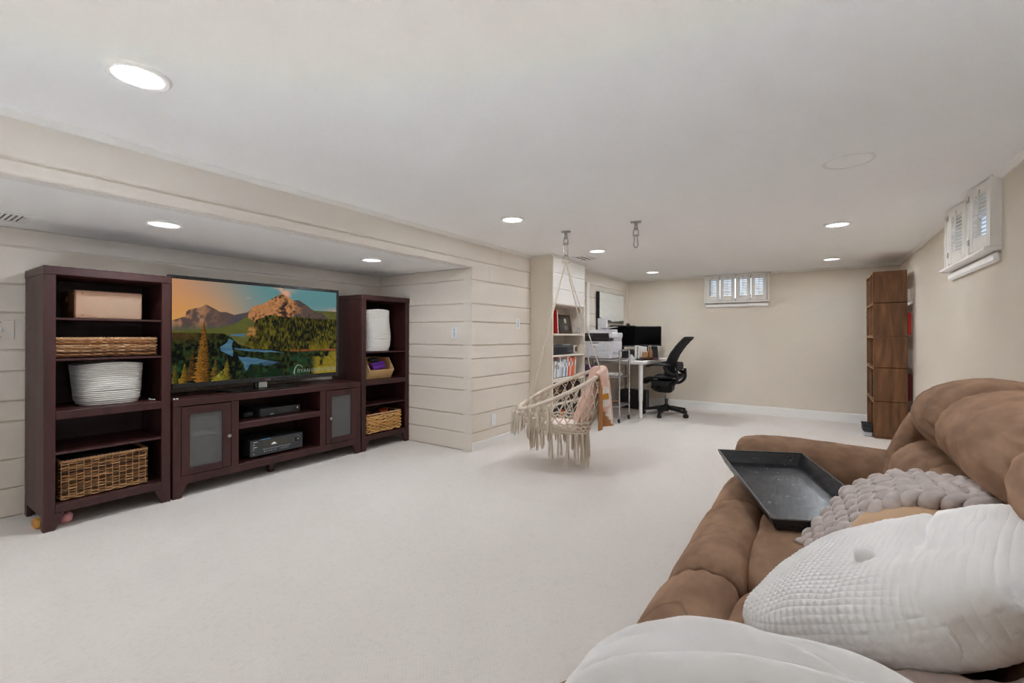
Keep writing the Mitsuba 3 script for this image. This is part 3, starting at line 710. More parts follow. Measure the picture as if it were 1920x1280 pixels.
# ---- boxes and baskets on the shelves
def wicker(name, label, x0, x1, y0, y1, z0, z1, row, stake, cols, seed, grp=None, taper=.0, rim=.011, weave=.5, show=0.0):
    """A basket woven of strands round upright stakes; colours per strand."""
    rng = np.random.default_rng(seed)
    t = thing(name, label, 'basket', grp)
    per = [(x1, y0), (x1, y1), (x0, y1), (x0, y0)]
    pal = [np.array(C(c)) for c in cols]
    L = [y1 - y0, x1 - x0, y1 - y0, x1 - x0]
    tot = sum(L)
    ns = max(8, int(tot / stake)); ns += ns % 2
    def at(s):
        s = s % tot
        for k in range(4):
            if s <= L[k] or k == 3:
                a, b = np.array(per[k]), np.array(per[(k + 1) % 4])
                q = a + (b - a) * min(s / L[k], 1)
                nrm = np.array([(b - a)[1], -(b - a)[0]]) / L[k]
                return q, nrm
            s -= L[k]
    nr = int((z1 - z0 - rim) / row)
    meshes, colr = [], []
    S = np.arange(ns * 4) / (ns * 4) * tot
    Q = [at(s) for s in S]
    Pq, Nq = np.array([q for q, n in Q]), np.array([n for q, n in Q])
    cen = np.array([(x0 + x1) / 2, (y0 + y1) / 2])
    for r in range(nr):
        zc = z0 + (r + .5) * row
        wob = .5 * row * (meshkit.noise(np.stack([S * 30, S * 0 + r * 3.1, S * 0], -1), seed) - .5)
        inout = (np.sin((np.arange(len(S)) / 4 + (r % 2)) * np.pi) * weave * row)
        sc = 1 - taper * (1 - (zc - z0) / (z1 - z0))
        p = cen + (Pq - cen) * sc + Nq * inout[:, None]
        pts = np.column_stack([p, zc + wob])
        m = tube(pts, row * .56 * (1 + .3 * (rng.random(len(S)) - .5)), 5, closed=True)
        c = pal[rng.integers(len(pal))]
        k = meshkit.noise(np.stack([S * 25, S * 0 + r * 1.7, S * 0 + 3], -1), seed + 1)
        c2 = pal[rng.integers(len(pal))]
        cv = c[None] * (1 - k[:, None]) + c2[None] * k[:, None]
        colr.append(np.repeat(cv, 5, 0)); meshes.append(m)
    body = trimesh.util.concatenate(meshes)
    add('weave', body, 'vc', t, smooth=True, color=np.vstack(colr))
    st = []
    for s in np.arange(ns) / ns * tot:
        q, n = at(s)
        q = cen + (q - cen) * (1 - taper * .5)
        st.append(tube([(q[0] + n[0] * row * show, q[1] + n[1] * row * show, z0 + .002), (q[0] + n[0] * row * show, q[1] + n[1] * row * show, z1 - rim)], row * .19, 4))
    add('stakes', trimesh.util.concatenate(st), 'straw', t)
    tw, cc = [], []
    for ph in (0, np.pi):
        a = np.linspace(0, 1, ns * 8, endpoint=False)
        q = np.array([at(s * tot) [0] for s in a])
        th = a * tot / (rim * 3.2) * 2 * np.pi + ph
        nn = np.array([at(s * tot)[1] for s in a])
        pts = np.column_stack([q + nn * (np.cos(th) * rim * .4)[:, None], z1 - rim * .6 + np.sin(th) * rim * .4])
        tw.append(tube(pts, rim * .55, 5, closed=True))
    add('rim', trimesh.util.concatenate(tw), 'straw', t)
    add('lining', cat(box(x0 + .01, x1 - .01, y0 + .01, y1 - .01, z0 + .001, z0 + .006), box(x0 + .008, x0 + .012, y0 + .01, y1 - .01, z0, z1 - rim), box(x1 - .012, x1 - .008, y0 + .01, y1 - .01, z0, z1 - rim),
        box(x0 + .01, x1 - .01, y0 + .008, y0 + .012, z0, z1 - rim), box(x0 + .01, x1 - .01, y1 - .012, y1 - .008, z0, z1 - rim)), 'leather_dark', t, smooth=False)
    return t
mat('straw', tint('b9906a', .25, 40, 2), .8, .2)
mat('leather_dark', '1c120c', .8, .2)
mat('clearish', '8d8a80', .1, .6)
scene['mat_smoked'] = {'type': 'blendbsdf', 'weight': .42, 'a': {'type': 'thindielectric'}, 'b': {'type': 'twosided', 'bsdf': {'type': 'principled', 'base_color': rgb('6e6f6d'), 'roughness': .4, 'specular': .5}}}

t = thing('storage_box', 'copper coloured box with brown leather edge on the top left shelf', 'box')
bx0, bx1, by0, by1, bz0, bz1 = -4.05, -3.75, .786, 1.118, 1.223, 1.402
add('body', box(bx0, bx1, by0, by1, bz0, bz1 - .004, .006), 'copper', t)
add('edge_binding', cat(box(bx0 + .01, bx1 - .055, by0 - .002, by0 + .004, bz0 + .004, bz1 - .006, .001), ), 'leather_edge', t)
add('corner_guard', box(bx1 - .05, bx1 - .002, by0 - .003, by0 + .003, bz0 + .004, bz1 - .006, .001), 'leather_edge', t)
for zz in (bz0 + .02, bz1 - .025):
    for yy in (by0 + .035,):
        add('rivet', frame(lathe([(0, .004), (.003, .003), (.0042, 0), (0, 0)], 10), (bx1 - .0005, yy, zz), (0, 1, 0), (0, 0, 1), (1, 0, 0)), 'brass', t)
    add('rivet', frame(lathe([(0, .004), (.003, .003), (.0042, 0), (0, 0)], 10), (bx1 - .02, by0 - .0025, zz), (1, 0, 0), (0, 0, 1), (0, -1, 0)), 'brass', t)
add('handle_ring', tube(np.array([[bx1 - .16 + .018 * math.cos(a), by0 - .006, bz1 - .06 + .022 * math.sin(a)] for a in np.linspace(0, 2 * np.pi, 20, endpoint=False)]), .0035, 6, closed=True), 'brass', t)

BR = ['a0734e', 'c9a079', '6d4429', 'd2b08a', '4a2c1c', 'ac8058']
wicker('woven_basket', 'long shallow brown woven basket on the second shelf of the left bookcase', -4.02, -3.665, .668, 1.168, .989, 1.106, .0105, .028, BR, 1)
wicker('woven_basket', 'large brown and black wicker basket at the bottom of the left bookcase', -4.03, -3.672, .712, 1.122, .149, .380, .0085, .034, ['9c714b', 'c79d72', '5a3b26', '2b1c14', '86603f', '3a2618'], 2, show=.55)
wicker('woven_basket', 'pale seagrass basket at the bottom of the right bookcase', -4.0, -3.652, 2.868, 3.300, .152, .342, .017, .045, ['d0a468', 'c39357', 'e0bb85', 'a97e49'], 3)

# contents of the open baskets
t = thing('toy_figure', 'orange toy lying in the pale seagrass basket', 'toy')
add('body', wrinkle(cushion((-3.78, 3.16, .325), (.05, .055, .030), 2.6, 10), .01, (30, 30, 30), 5), 'orange', t)
add('head', cushion((-3.80, 3.225, .332), (.025, .025, .025), 2.2, 8), 'orange', t)
for k, (x, y, z, h) in enumerate(((-3.80, 2.95, .315, (.07, .06, .035)), (-3.76, 3.06, .312, (.05, .05, .03)))):
    add('stuffed_cloth', wrinkle(cushion((x, y, z), h, 2.6, 10), .012, (25, 25, 25), k), 'maroon' if k == 0 else 'charcoal', None, label=['dark red cloth heaped at the left in the pale seagrass basket', 'black cloth heaped in the middle of the pale seagrass basket'][k], category='cloth')
add('folded_cloth', wrinkle(cushion((-3.84, .91, .352), (.14, .17, .034), 3, 14), .016, (18, 18, 18), 4), 'charcoal', None, label='dark cloth heaped in the large wicker basket', category='cloth')

# coiled rope baskets
def rope_basket(label, cx, cyy, z0, z1, ax, ay, n, seed, flare=0.0, lean=None):
    t = thing('rope_basket', label, 'basket')
    r = (z1 - z0) / n / 2
    ms = []
    th = np.linspace(0, 2 * np.pi, 72, endpoint=False)
    for k in range(n):
        f = k / (n - 1)
        s = 1 - .045 * (1 - f) ** 2 + flare * f - .05 * max(0, .10 - f) / .10
        c, s_ = np.cos(th), np.sin(th)
        rad = (np.abs(c) ** 3.2 + np.abs(s_) ** 3.2) ** (-1 / 3.2)
        wob = .004 * (meshkit.noise(np.stack([c * 2, s_ * 2, 0 * c + f * 3], -1), seed) - .5) * 2
        sagz = (.010 * np.cos(2 * th) * f)
        off = lean(f) if lean else (0, 0)
        pts = np.stack([cx + off[0] + (ax * s + wob) * rad * c, cyy + off[1] + (ay * s + wob) * rad * s_, z0 + r + f * (z1 - z0 - 2 * r) + sagz * (f > .3)], -1)
        ms.append(tube(pts, r * .97, 8, closed=True))
    add('coils', trimesh.util.concatenate(ms), 'ropewhite', t, smooth=True)
    fl = lathe([(0, 0), (.9, 0), (.9, .01), (0, .01)], 40)
    fl.vertices *= [ax * .95, ay * .95, 1]
    fl.apply_translation((cx, cyy, z0 + .002))
    add('floor', fl, 'ropewhite', t)
    for e in (((1,) if lean else ())):
        pts = np.array([(cx, cyy + e * (ay * (1 + flare) + .003), z1 - .02), (cx, cyy + e * (ay * (1 + flare) + .022), z1 + .003), (cx + .03, cyy + e * (ay * (1 + flare) + .022), z1 + .003), (cx + .03, cyy + e * (ay * (1 + flare) + .003), z1 - .02)])
        add('handle', tube(smooth_curve(pts, 4), .006, 6), 'ropewhite', t)
    return t
rope_basket('white coiled rope basket on the middle shelf of the left bookcase', -3.845, .962, .682, .942, .145, .158, 21, 3, .06)
rope_basket('tall white coiled rope basket at the top of the right bookcase', -3.80, 3.045, .963, 1.378, .15, .158, 34, 5, -.03, lambda f: (0, .012 * math.sin(f * 5)))

# wooden bin with a purple box
t = thing('wooden_bin', 'small slanted pale wood bin on the shelf of the right bookcase', 'bin')
prof = [(-3.885, .683), (-3.705, .683), (-3.655, .772), (-3.735, .893), (-3.93, .893)]
def side(y, th): return frame(prism(prof, th), (0, y, 0), (1, 0, 0), (0, 0, 1), (0, -1, 0))
for y in (2.905, 3.205): add('side', side(y + .008, .010), 'tanwood', t)
def slab(a, b, y0, y1, th):
    a, b = np.array(a), np.array(b); d = (b - a) / np.linalg.norm(b - a); nn = np.array([-d[1], d[0]]) * th
    q = [a, b, b + nn, a + nn]
    return trimesh.convex.convex_hull(np.array([(p[0], y, p[1]) for y in (y0, y1) for p in q]))
add('front', slab(prof[1], prof[2], 2.903, 3.203, .009), 'tanwood', t)
add('back', slab(prof[4], prof[0], 2.903, 3.203, .009), 'tanwood', t)
add('floor', slab(prof[0], prof[1], 2.903, 3.203, .008), 'tanwood', t)
pb = box(-.03, .03, -.085, .085, -.038, .038, .008)
pb = xf(pb, (-3.752, 3.075, .806), rx=math.radians(8), ry=math.radians(-32))
t = thing('purple_box', 'glossy purple case lying in the pale wood bin', 'case')
add('shell', pb, 'purple', t)
add('lid_seam', xf(box(-.031, .031, -.086, .086, -.002, .002), (-3.752, 3.075, .806), rx=math.radians(8), ry=math.radians(-32)), 'charcoal', t)
add('game_cloth', wrinkle(cushion((-3.80, 3.06, .868), (.04, .06, .025), 2.5, 10), .012, (30, 30, 30), 3), 'charcoal', None, label='crumpled black cloth behind the purple case', category='cloth')
add('cable_bundle', tube(np.array([(-3.80 + .05 * math.cos(a) * (1 - a / 40), 2.90 + .03 * math.sin(a) + a * .003, .445 + .001 * a) for a in np.linspace(0, 14, 60)]), .003, 5), 'charcoal', None, label='loose dark cable on the lower shelf of the right bookcase', category='cable')
add('cable', tube(smooth_curve([(-3.66, 1.16, .692), (-3.70, 1.17, .688), (-3.74, 1.155, .688), (-3.78, 1.17, .690)], 5), .004, 5), 'white_plastic', None, label='short white cable end beside the white rope basket', category='cable')

# game console and receiver
t = thing('game_console', 'flat black game console on the console shelf', 'game console')
add('body', cat(box(-3.98, -3.712, 1.872, 2.215, .462, .528, .004)), 'charcoal', t)
add('gloss_half', box(-3.98 + .01, -3.7115, 2.01, 2.213, .474, .5285, .002), 'black_gloss', t)
add('base_gap', box(-3.97, -3.72, 1.88, 2.21, .4585, .464), 'black', t)
add('disc_slot', box(-3.7122, -3.7108, 1.905, 2.01, .486, .489), 'black_gloss', t)
add('emblem', frame(lathe([(0, .001), (.008, .001), (.008, 0), (0, 0)], 16), (-3.7112, 2.188, .503), (0, 1, 0), (0, 0, 1), (1, 0, 0)), 'white_plastic', t)
add('front_label', box(-3.7118, -3.7104, 1.955, 1.985, .4735, .4785), 'light_grey', t)
add('motion_sensor', cat(box(-3.84, -3.76, 1.765, 1.855, .459, .515, .012), frame(lathe([(0, .006), (.011, .004), (.013, 0), (0, 0)], 14), (-3.760, 1.81, .487), (0, 1, 0), (0, 0, 1), (1, 0, 0))), 'black', None, label='small black sensor box left of the game console', category='sensor')

t = thing('receiver', 'black audio receiver with a round dial in the console', 'receiver')
rx0, rx1, ry0, ry1, rz0, rz1 = -4.0, -3.665, 1.778, 2.212, .1585, .293
add('body', box(rx0, rx1 - .018, ry0 + .003, ry1 - .003, rz0 + .006, rz1 - .004, .004), 'charcoal', t)
add('front_panel', box(rx1 - .02, rx1, ry0, ry1, rz0 + .004, rz1, .005), 'dark_panel', t)
mat('dark_panel', '2b2d30', .4, .5)
mat('display', '2c2a20', .15, .6)
mat('strip_blue', '4d7fa8', .4, .5)
for k in range(3):
    for j in range(9):
        ya = ry0 + .03 + k * .135 + j * .012
        add('vent_slot', box(rx0 + .10, rx1 - .06, ya, ya + .005, rz1 - .0042, rz1 - .0035), 'black', t, smooth=False)
add('display', box(rx1 - .001, rx1 + .0015, ry0 + .095, ry1 - .10, rz0 + .068, rz1 - .014, .0005), 'display', t)
add('display_mark', frame(prism([(0, 0), (.055, 0), (.0275, .020)], .0012), (rx1 + .0012, ry0 + .155, rz0 + .079), (0, 1, 0), (0, 0, 1), (1, 0, 0)), 'white_plastic', t, smooth=False)
add('top_strip', box(rx1 - .004, rx1 + .001, ry0 + .07, ry0 + .16, rz1 - .007, rz1 + .0005, .001), 'strip_blue', t)  # plain blue strip along the top front edge
for j in range(18):
    ya = ry0 + .095 + j * .0128
    add('button', box(rx1 - .001, rx1 + .003, ya, ya + .010, rz0 + .046, rz0 + .056, .001), 'grey', t)
for j in range(10):
    ya = ry0 + .105 + j * .018 + (.03 if j > 5 else 0)
    add('button', box(rx1 - .001, rx1 + .0025, ya, ya + .006, rz0 + .030, rz0 + .036, .001), 'light_grey', t)
for j, (w_, zz) in enumerate(((.034, .118), (.014, .098), (.03, .077), (.012, .060), (.008, .028))):
    add('front_print', box(rx1 - .001, rx1 + .001, ry0 + .02, ry0 + .02 + w_, rz0 + zz - .0025, rz0 + zz + .0025), 'light_grey', t, smooth=False)
dk = add('volume_dial', frame(lathe([(0, .016), (.020, .016), (.023, .013), (.024, 0), (0, 0)], 28), (rx1, ry1 - .055, rz0 + .085), (0, 1, 0), (0, 0, 1), (1, 0, 0)), 'black', t)
add('dial_ring', frame(lathe([(.026, 0), (.030, 0), (.030, .003), (.026, .003), (.026, 0)], 28), (rx1, ry1 - .055, rz0 + .085), (0, 1, 0), (0, 0, 1), (1, 0, 0)), 'grey', t)
add('dial_dot', frame(lathe([(0, .0175), (.005, .0165), (.005, .015), (0, .015)], 12), (rx1, ry1 - .052, rz0 + .088), (0, 1, 0), (0, 0, 1), (1, 0, 0)), 'white_plastic', dk)
for ya in (ry0 + .05, ry1 - .05):
    for xa in (rx0 + .04, rx1 - .05):
        add('foot', lathe([(0, -.011), (.014, -.011), (.016, .007), (0, .007)], 14, (xa, ya, rz0)), 'black', t)

# toys under the left bookcase
add('toy_block', cat(box(-3.80, -3.71, .612, .655, 0, .05, .012)), 'tantoy', None, label='tan wooden toy block under the corner of the left bookcase', category='toy')
add('toy_ball', cushion((-3.72, .742, .036), (.045, .032, .036), 2.2, 12), 'pinktoy', None, label='pink rounded toy under the left bookcase', category='toy')

# ================================================================= sofa and what lies on it
sofa = thing('sofa', 'brown microfibre reclining sofa with puffy backs along the right wall', 'sofa')
SEATS = [(.70, 1.375), (1.375, 2.03), (2.03, 2.47)]
add('base', box(-.30, .74, .62, 2.60, .03, .36, .02), 'suede', sofa)
def gathers(m, ys, amp=.005, reach=.05, seed=0):
    """Small pleats that run out from the seams at the given y."""
    m = m.copy(); v = m.vertices; n = m.vertex_normals
    d = np.min(np.abs(v[:, 1:2] - np.array(ys)[None]), axis=1)
    arc = v[:, 0] * 1.1 + v[:, 2] * 1.3
    k = np.sin(arc * 95 + 5 * meshkit.noise(v * 14, seed)) * np.exp(-d / reach)
    m.vertices = v + n * (amp * k * (.4 + .9 * meshkit.noise(v * 11 + 3, seed + 1)))[:, None]
    return m
padp = smooth_curve([(-.375, .10), (-.395, .22), (-.390, .33), (-.372, .405), (-.325, .458), (-.265, .480), (-.205, .474), (-.166, .440), (-.158, .36), (-.165, .20), (-.20, .10), (-.29, .085)], 6, True)
for k, (a, b) in enumerate(SEATS):
    m = puff(padp, a + .002, b - .002, 44, .030, 5.0)
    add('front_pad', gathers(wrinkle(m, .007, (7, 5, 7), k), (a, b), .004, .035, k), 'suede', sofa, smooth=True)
    m = cushion((.10, (a + b) / 2, .358), (.275, (b - a) / 2 + .002, .125), 6.5, 30)
    m.vertices[:, 2] += .012 * np.cos((m.vertices[:, 1] - (a + b) / 2) / (b - a) * np.pi) * (m.vertices[:, 2] > .4)
    add('seat_cushion', gathers(wrinkle(m, .008, (6, 6, 6), k + 5), (a, b), .003, .03, k), 'suede', sofa, smooth=True)
lump = smooth_curve([(.42, .43), (.31, .445), (.262, .49), (.238, .55), (.240, .615), (.265, .67), (.325, .715), (.42, .735), (.60, .78), (.72, .70), (.74, .52), (.60, .42)], 7, True)
headp = smooth_curve([(.47, .715), (.375, .728), (.318, .775), (.303, .840), (.332, .910), (.395, .957), (.49, .978), (.58, .974), (.68, .945), (.755, .885), (.775, .80), (.70, .73), (.55, .70)], 7, True)
wing = smooth_curve([(.225, .44), (.228, .52), (.246, .607), (.268, .682), (.322, .800), (.392, .880), (.49, .940), (.60, .945), (.72, .89), (.775, .75), (.78, .40), (.5, .36), (.27, .38)], 7, True)
for k, (a, b) in enumerate(((2.415, 2.605), (.60, .725))):
    m = puff(wing, a, b, 30, .055, 2.6)
    add('side_panel', gathers(wrinkle(m, .006, (5, 9, 14), k + 61), (2.44, .70), .003, .05, k), 'suede', sofa, smooth=True)
for k, (a, b) in enumerate(SEATS):
    for nm, pr, e, sd in (('back_cushion', lump, .050, 11), ('headrest', headp, .062, 17)):
        m = puff(pr, a - .004, (b if b < 2.4 else 2.43) + .004, 60, e, 3.6)
        m = wrinkle(m, .009, (4, 3, 6), k + sd)
        m = wrinkle(m, .0045, (5, 14, 26), k + sd + 3)
        add(nm, gathers(m, (a, b), .005, .06, k + sd), 'suede', sofa, smooth=True)
add('back_frame', box(.48, .79, .66, 2.50, .10, .80, .04), 'suede', sofa)
def arm_mesh(yc, seed):
    pr = smooth_curve([(yc - .150, .06), (yc - .160, .30), (yc - .172, .45), (yc - .168, .545), (yc - .115, .605), (yc - .01, .622), (yc + .10, .608), (yc + .160, .545), (yc + .165, .42), (yc + .155, .25), (yc + .15, .06)], 6, True)
    m = puff(pr, -.345, .50, 50, .075, 4.0, .5)
    v = m.vertices.copy()
    m.vertices = np.stack([v[:, 1], v[:, 0], v[:, 2]], 1)
    m.invert()
    m.vertices[:, 2] -= np.clip(m.vertices[:, 0] + .05, 0, 1) * .03 * (m.vertices[:, 2] > .3)
    return wrinkle(m, .012, (6, 6, 6), seed)
add('arm', arm_mesh(2.635, 21), 'suede', sofa, smooth=True)
add('arm', arm_mesh(.555, 23), 'suede', sofa, smooth=True)
for xx in (-.22, .66):
    for yy in (.70, 2.52):
        add('foot', lathe([(0, 0), (.022, 0), (.03, .04), (0, .04)], 14, (xx, yy, 0)), 'black', sofa)

# metal tray
a_ = 0.39846568
S = .862
el = np.array([math.sin(a_), -math.cos(a_), -.07542114]); ew = np.array([math.cos(a_), math.sin(a_), .00861274])
el /= np.linalg.norm(el); ew -= el * (ew @ el); ew /= np.linalg.norm(ew); en = np.cross(ew, el) * -1
if en[2] < 0: en = -en
o = np.array([0, 0, EYE]) + (np.array([-0.44673019, 2.69157579, 0.50397941]) - [0, 0, EYE]) * S
Lt, Wt, ht, ins, th = .800 * S, .4137 * S, .060 * S, .031 * S, .004
def tp(l, w, h): return o + el * l + ew * w + en * (h - ht)
t = thing('serving_tray', 'scuffed black metal tray with sloping rim on the far sofa seat', 'tray')
def plate8(q, n_):
    return trimesh.convex.convex_hull(np.vstack([q, np.asarray(q) + np.asarray(n_) * th]))
add('floor', plate8([tp(ins, ins, 0), tp(Lt - ins, ins, 0), tp(Lt - ins, Wt - ins, 0), tp(ins, Wt - ins, 0)], en), 'tray', t, smooth=False)
R4 = [(0, 0), (Lt, 0), (Lt, Wt), (0, Wt)]
B4 = [(ins, ins), (Lt - ins, ins), (Lt - ins, Wt - ins), (ins, Wt - ins)]
for k in range(4):
    k2 = (k + 1) % 4
    q = [tp(*B4[k], 0), tp(*B4[k2], 0), tp(*R4[k2], ht), tp(*R4[k], ht)]
    nn = np.cross(q[1] - q[0], q[2] - q[0]); nn /= np.linalg.norm(nn)
    add('rim_side', plate8(q, nn), 'tray', t, smooth=False)
rp = [tp(l, w, ht) for l, w in R4]
add('rim_wire', cat(*[cyl(rp[k], rp[(k + 1) % 4], .0032, 8) for k in range(4)]), 'steel_dark', t)
mat('steel_dark', '6a6764', .4, .5, .8)

# tan cushion and chunky knitted throw
m = cushion((.225, 1.475, .602), (.155, .105, .110), 2.4, 26)
add('tan_cushion', wrinkle(m, .012, (10, 10, 10), 31), 'tan_velvet', None, smooth=True, label='tan velvet cushion half covered by the chunky knitted throw', category='cushion')
t = thing('knitted_throw', 'chunky grey beige hand knitted throw over the tan cushion', 'throw')
NR = 6
for j in range(NR):
    f = j / (NR - 1) * .84
    def mixp(a, b): return np.array(a) * (1 - f) + np.array(b) * f
    ctrl = [mixp((-.025, 1.64, .490), (.050, 1.44, .545)), mixp((.000, 1.68, .520), (.076, 1.44, .618)), mixp((.050, 1.70, .590), (.110, 1.445, .652)), mixp((.100, 1.715, .660), (.136, 1.45, .692)),
            mixp((.202, 1.72, .718), (.174, 1.46, .722)), mixp((.276, 1.64, .740), (.240, 1.46, .738)), mixp((.350, 1.52, .762), (.328, 1.44, .746))]
    cv = smooth_curve(ctrl, 24)
    d = np.linalg.norm(np.diff(cv, axis=0), axis=1)
    s = np.concatenate([[0], np.cumsum(d)])
    ss = np.linspace(0, s[-1], 110)
    cv = np.stack([np.interp(ss, s, cv[:, k]) for k in range(3)], 1)
    tg = np.gradient(cv, axis=0); tg /= np.linalg.norm(tg, axis=1, keepdims=True)
    up = np.tile(np.array([-.2, -.35, .9]), (len(cv), 1)); up -= tg * (up * tg).sum(1, keepdims=True); up /= np.linalg.norm(up, axis=1, keepdims=True)
    sd = np.cross(tg, up)
    ms = []
    for ph in (0, np.pi):
        th_ = ss / .085 * 2 * np.pi + ph + j * 1.3
        p = cv + sd * (np.cos(th_) * .0165)[:, None] + up * (np.sin(2 * th_) * .008 + .005 * np.sin(th_))[:, None]
        r = .0172 * (1 + .22 * np.cos(2 * th_ + .6)) * (1 + .25 * (meshkit.noise(np.stack([ss * 30, ss * 0 + j, ss * 0 + ph], -1), 4) - .5))
        ms.append(tube(p, r, 10))
    add('braid', wrinkle(trimesh.util.concatenate(ms), .0015, (70, 70, 70), j), 'wool', t, smooth=True)

# big white quilted pillow
PD = np.array([0.78787825, -0.39324477, 0.4739266]); PN = np.array([-0.4728116, 0.1068257, 0.8746642]); PE = np.cross(PN, PD)
PC = np.array([0.130, 1.180, 0.636])
_t = math.radians(2.5)
PD, PN = PD * math.cos(_t) + PN * math.sin(_t), PN * math.cos(_t) - PD * math.sin(_t)
hw = np.array([.262, .268, .078])
m = cushion((0, 0, 0), hw, 3.0, 220)
v = m.vertices.copy(); n = m.vertex_normals.copy()
a, b, c = v.T
def sm_(a0, b0, x):
    k = np.clip((x - a0) / (b0 - a0), 0, 1); return k * k * (3 - 2 * k)
r = np.clip(a / hw[0], -1, 1)
ang = np.arctan2(c / hw[2], b / hw[1])
warp = .012 * (meshkit.fbm(v * 6, 2, 4) - .5)
ca = np.abs(np.sin(np.pi * (a + warp + .10 * b) / .0140)) ** .7
cb = np.abs(np.sin(np.pi * (b + warp + .12 * a * a) / .0150)) ** .7
fade = np.clip(1.0 - sm_(-.12, .10, a + .5 * b) * .92, .06, 1)
cc_ = np.abs(np.sin(np.pi * (c + warp) / .0140)) ** .7
na, nb, nc = np.abs(n).T
wa, wb_, wc = na ** 6, nb ** 6, nc ** 6 + 1e-6
pat = (wc * ca * (1 - fade + fade * cb) + wa * cb * (.4 + .6 * cc_) + wb_ * ca * (.4 + .6 * cc_)) / (wa + wb_ + wc)
fold = np.exp(-((a - .10 + .25 * b) / .008) ** 2) * sm_(-.10, .0, b) * (c > 0)
big = meshkit.fbm(v * 7, 3, 9) - .5
edge = np.exp(-(c / .020) ** 2) * (np.maximum(np.abs(a) / hw[0], np.abs(b) / hw[1]) > .9)
v2 = v + n * ((.0011 + .0033 * fade) * pat + .030 * big - .012 * fold + .006 * edge)[:, None]
m.vertices = v2
pil = thing('quilted_pillow', 'large white quilted pillow leaning in the near seat of the sofa', 'pillow')
add('cover', frame(m, PC, PD, PE, PN), 'quilt', pil, smooth=True)
bq = PC + PD * [0.0256, -0.0849, 0.0770][0] + PE * [0.0256, -0.0849, 0.0770][1] + PN * [0.0256, -0.0849, 0.0770][2]
add('corner_knot', cushion(bq, (.017, .017, .017), 2.2, 12), 'quilt', pil, smooth=True)

# taupe throw under the pillow
t = thing('taupe_throw', 'bunched taupe knitted throw under the white pillow', 'throw')
for k, ctrl in enumerate(([(.02, .86, .575), (.14, .88, .600), (.26, .91, .625), (.40, .98, .65)], [(.05, .80, .565), (.17, .815, .610), (.29, .85, .635), (.42, .93, .65)],
                          [(.12, .74, .56), (.26, .76, .600), (.38, .82, .625), (.48, .92, .64)], [(-.03, .88, .525), (.05, .93, .530), (.15, 1.0, .53), (.24, 1.10, .53)], [(.16, .68, .53), (.34, .70, .57), (.46, .78, .60), (.54, .90, .62)])):
    cv = smooth_curve(ctrl, 20)
    m = tube(cv, .040 * (1 + .15 * np.sin(np.linspace(0, 9, len(cv)) + k)), 18)
    add('fold', wrinkle(wrinkle(m, .016, (16, 16, 16), k + 40), .004, (60, 60, 60), k), 'taupe_wool', t, smooth=True)

# white plush blanket over the near arm
xs = np.concatenate([np.linspace(0, 1, 110)])
top = smooth_curve([(-.452, .06), (-.448, .25), (-.425, .40), (-.383, .475), (-.335, .565), (-.285, .618), (-.20, .660), (-.11, .678), (-.02, .684), (.06, .674), (.14, .640), (.22, .58), (.30, .53)], 12)
dd = np.concatenate([[0], np.cumsum(np.linalg.norm(np.diff(top, axis=0), axis=1))]); dd /= dd[-1]
tx, tz = np.interp(xs, dd, top[:, 0]), np.interp(xs, dd, top[:, 1])
ys = np.linspace(0, 1, 90)
P = np.zeros((len(xs), len(ys), 3))
for j, f in enumerate(ys):
    s = f * 2 - 1
    y = .535 + .325 * np.sign(s) * (1 - (1 - abs(s)) ** 1.5)
    drop = .0 if abs(s) < .55 else .16 * ((abs(s) - .55) / .45) ** 2.4
    P[:, j, 0] = tx * (1 - .02 * abs(s))
    P[:, j, 1] = y + .03 * np.sin(tx * 9)
    P[:, j, 2] = tz - drop * np.clip(tz / .55, 0, 1)
q = P.reshape(-1, 3)
fold = meshkit.fbm(np.stack([q[:, 0] * 3.2 + q[:, 1] * 2.0, q[:, 1] * 7 - q[:, 0] * 2, q[:, 2] * 2], -1), 3, 12) - .5
P = P + (fold.reshape(P.shape[:2]) * .085)[..., None] * np.array([-.3, 0, 1.0])
rid = np.exp(-((P[..., 1] - .80 - .10 * (P[..., 0] + .1)) / .02) ** 2) * np.exp(-((P[..., 0] + .12) / .09) ** 2)
P[..., 2] += .012 * rid
for c0, sl, w_, h_ in ((.655, .22, .022, .016), (.575, .30, .020, .015), (.735, -.10, .016, .010), (.50, .12, .022, .014)):
    d_ = P[..., 1] - c0 - sl * (P[..., 0] + .1) - .012 * np.sin(P[..., 0] * 13 + c0 * 20)
    fo = np.exp(-(d_ / w_) ** 2) - .7 * np.exp(-((d_ - 1.5 * w_) / w_) ** 2)
    P[..., 2] += h_ * fo * sm_(-.43, -.25, P[..., 0]) * sm_(.38, .15, P[..., 0])
add('white_blanket', sheet(P, .022), 'plush', None, smooth=True, label='white plush blanket draped over the near sofa arm', category='blanket')

# ================================================================= built-in shelves
bi = thing('built_in_shelves', 'floor to ceiling painted built-in shelves with boarded cupboard on top', 'shelves')
BY0, BY1, BX0, BX1 = 4.452, 5.306, XL, -2.46
add('side_panel', box(BX0, BX1, BY0, BY0 + .022, 0, ZC - .001, .002), 'wall', bi)
add('side_panel', box(BX0, BX1, BY1 - .022, BY1, 0, ZC - .001, .002), 'plank', bi)
add('back_panel', box(BX0, BX0 + .008, BY0 + .022, BY1 - .022, .08, ZC - .001), 'plank', bi)
add('top_trim', box(BX1 - .01, BX1 + .012, BY0 - .004, BY1 + .004, ZC - .030, ZC - .001, .004), 'trim', bi)
for za, zb_ in ((1.488, 1.665), (1.668, 1.840), (1.843, ZC - .030)):
    add('cupboard_board', box(BX1 - .016, BX1, BY0 + .012, BY1 - .012, za, zb_, .003), 'trim', bi)
add('cupboard_floor', box(BX0 + .008, BX1 - .016, BY0 + .022, BY1 - .022, 1.480, 1.500), 'plank', bi)
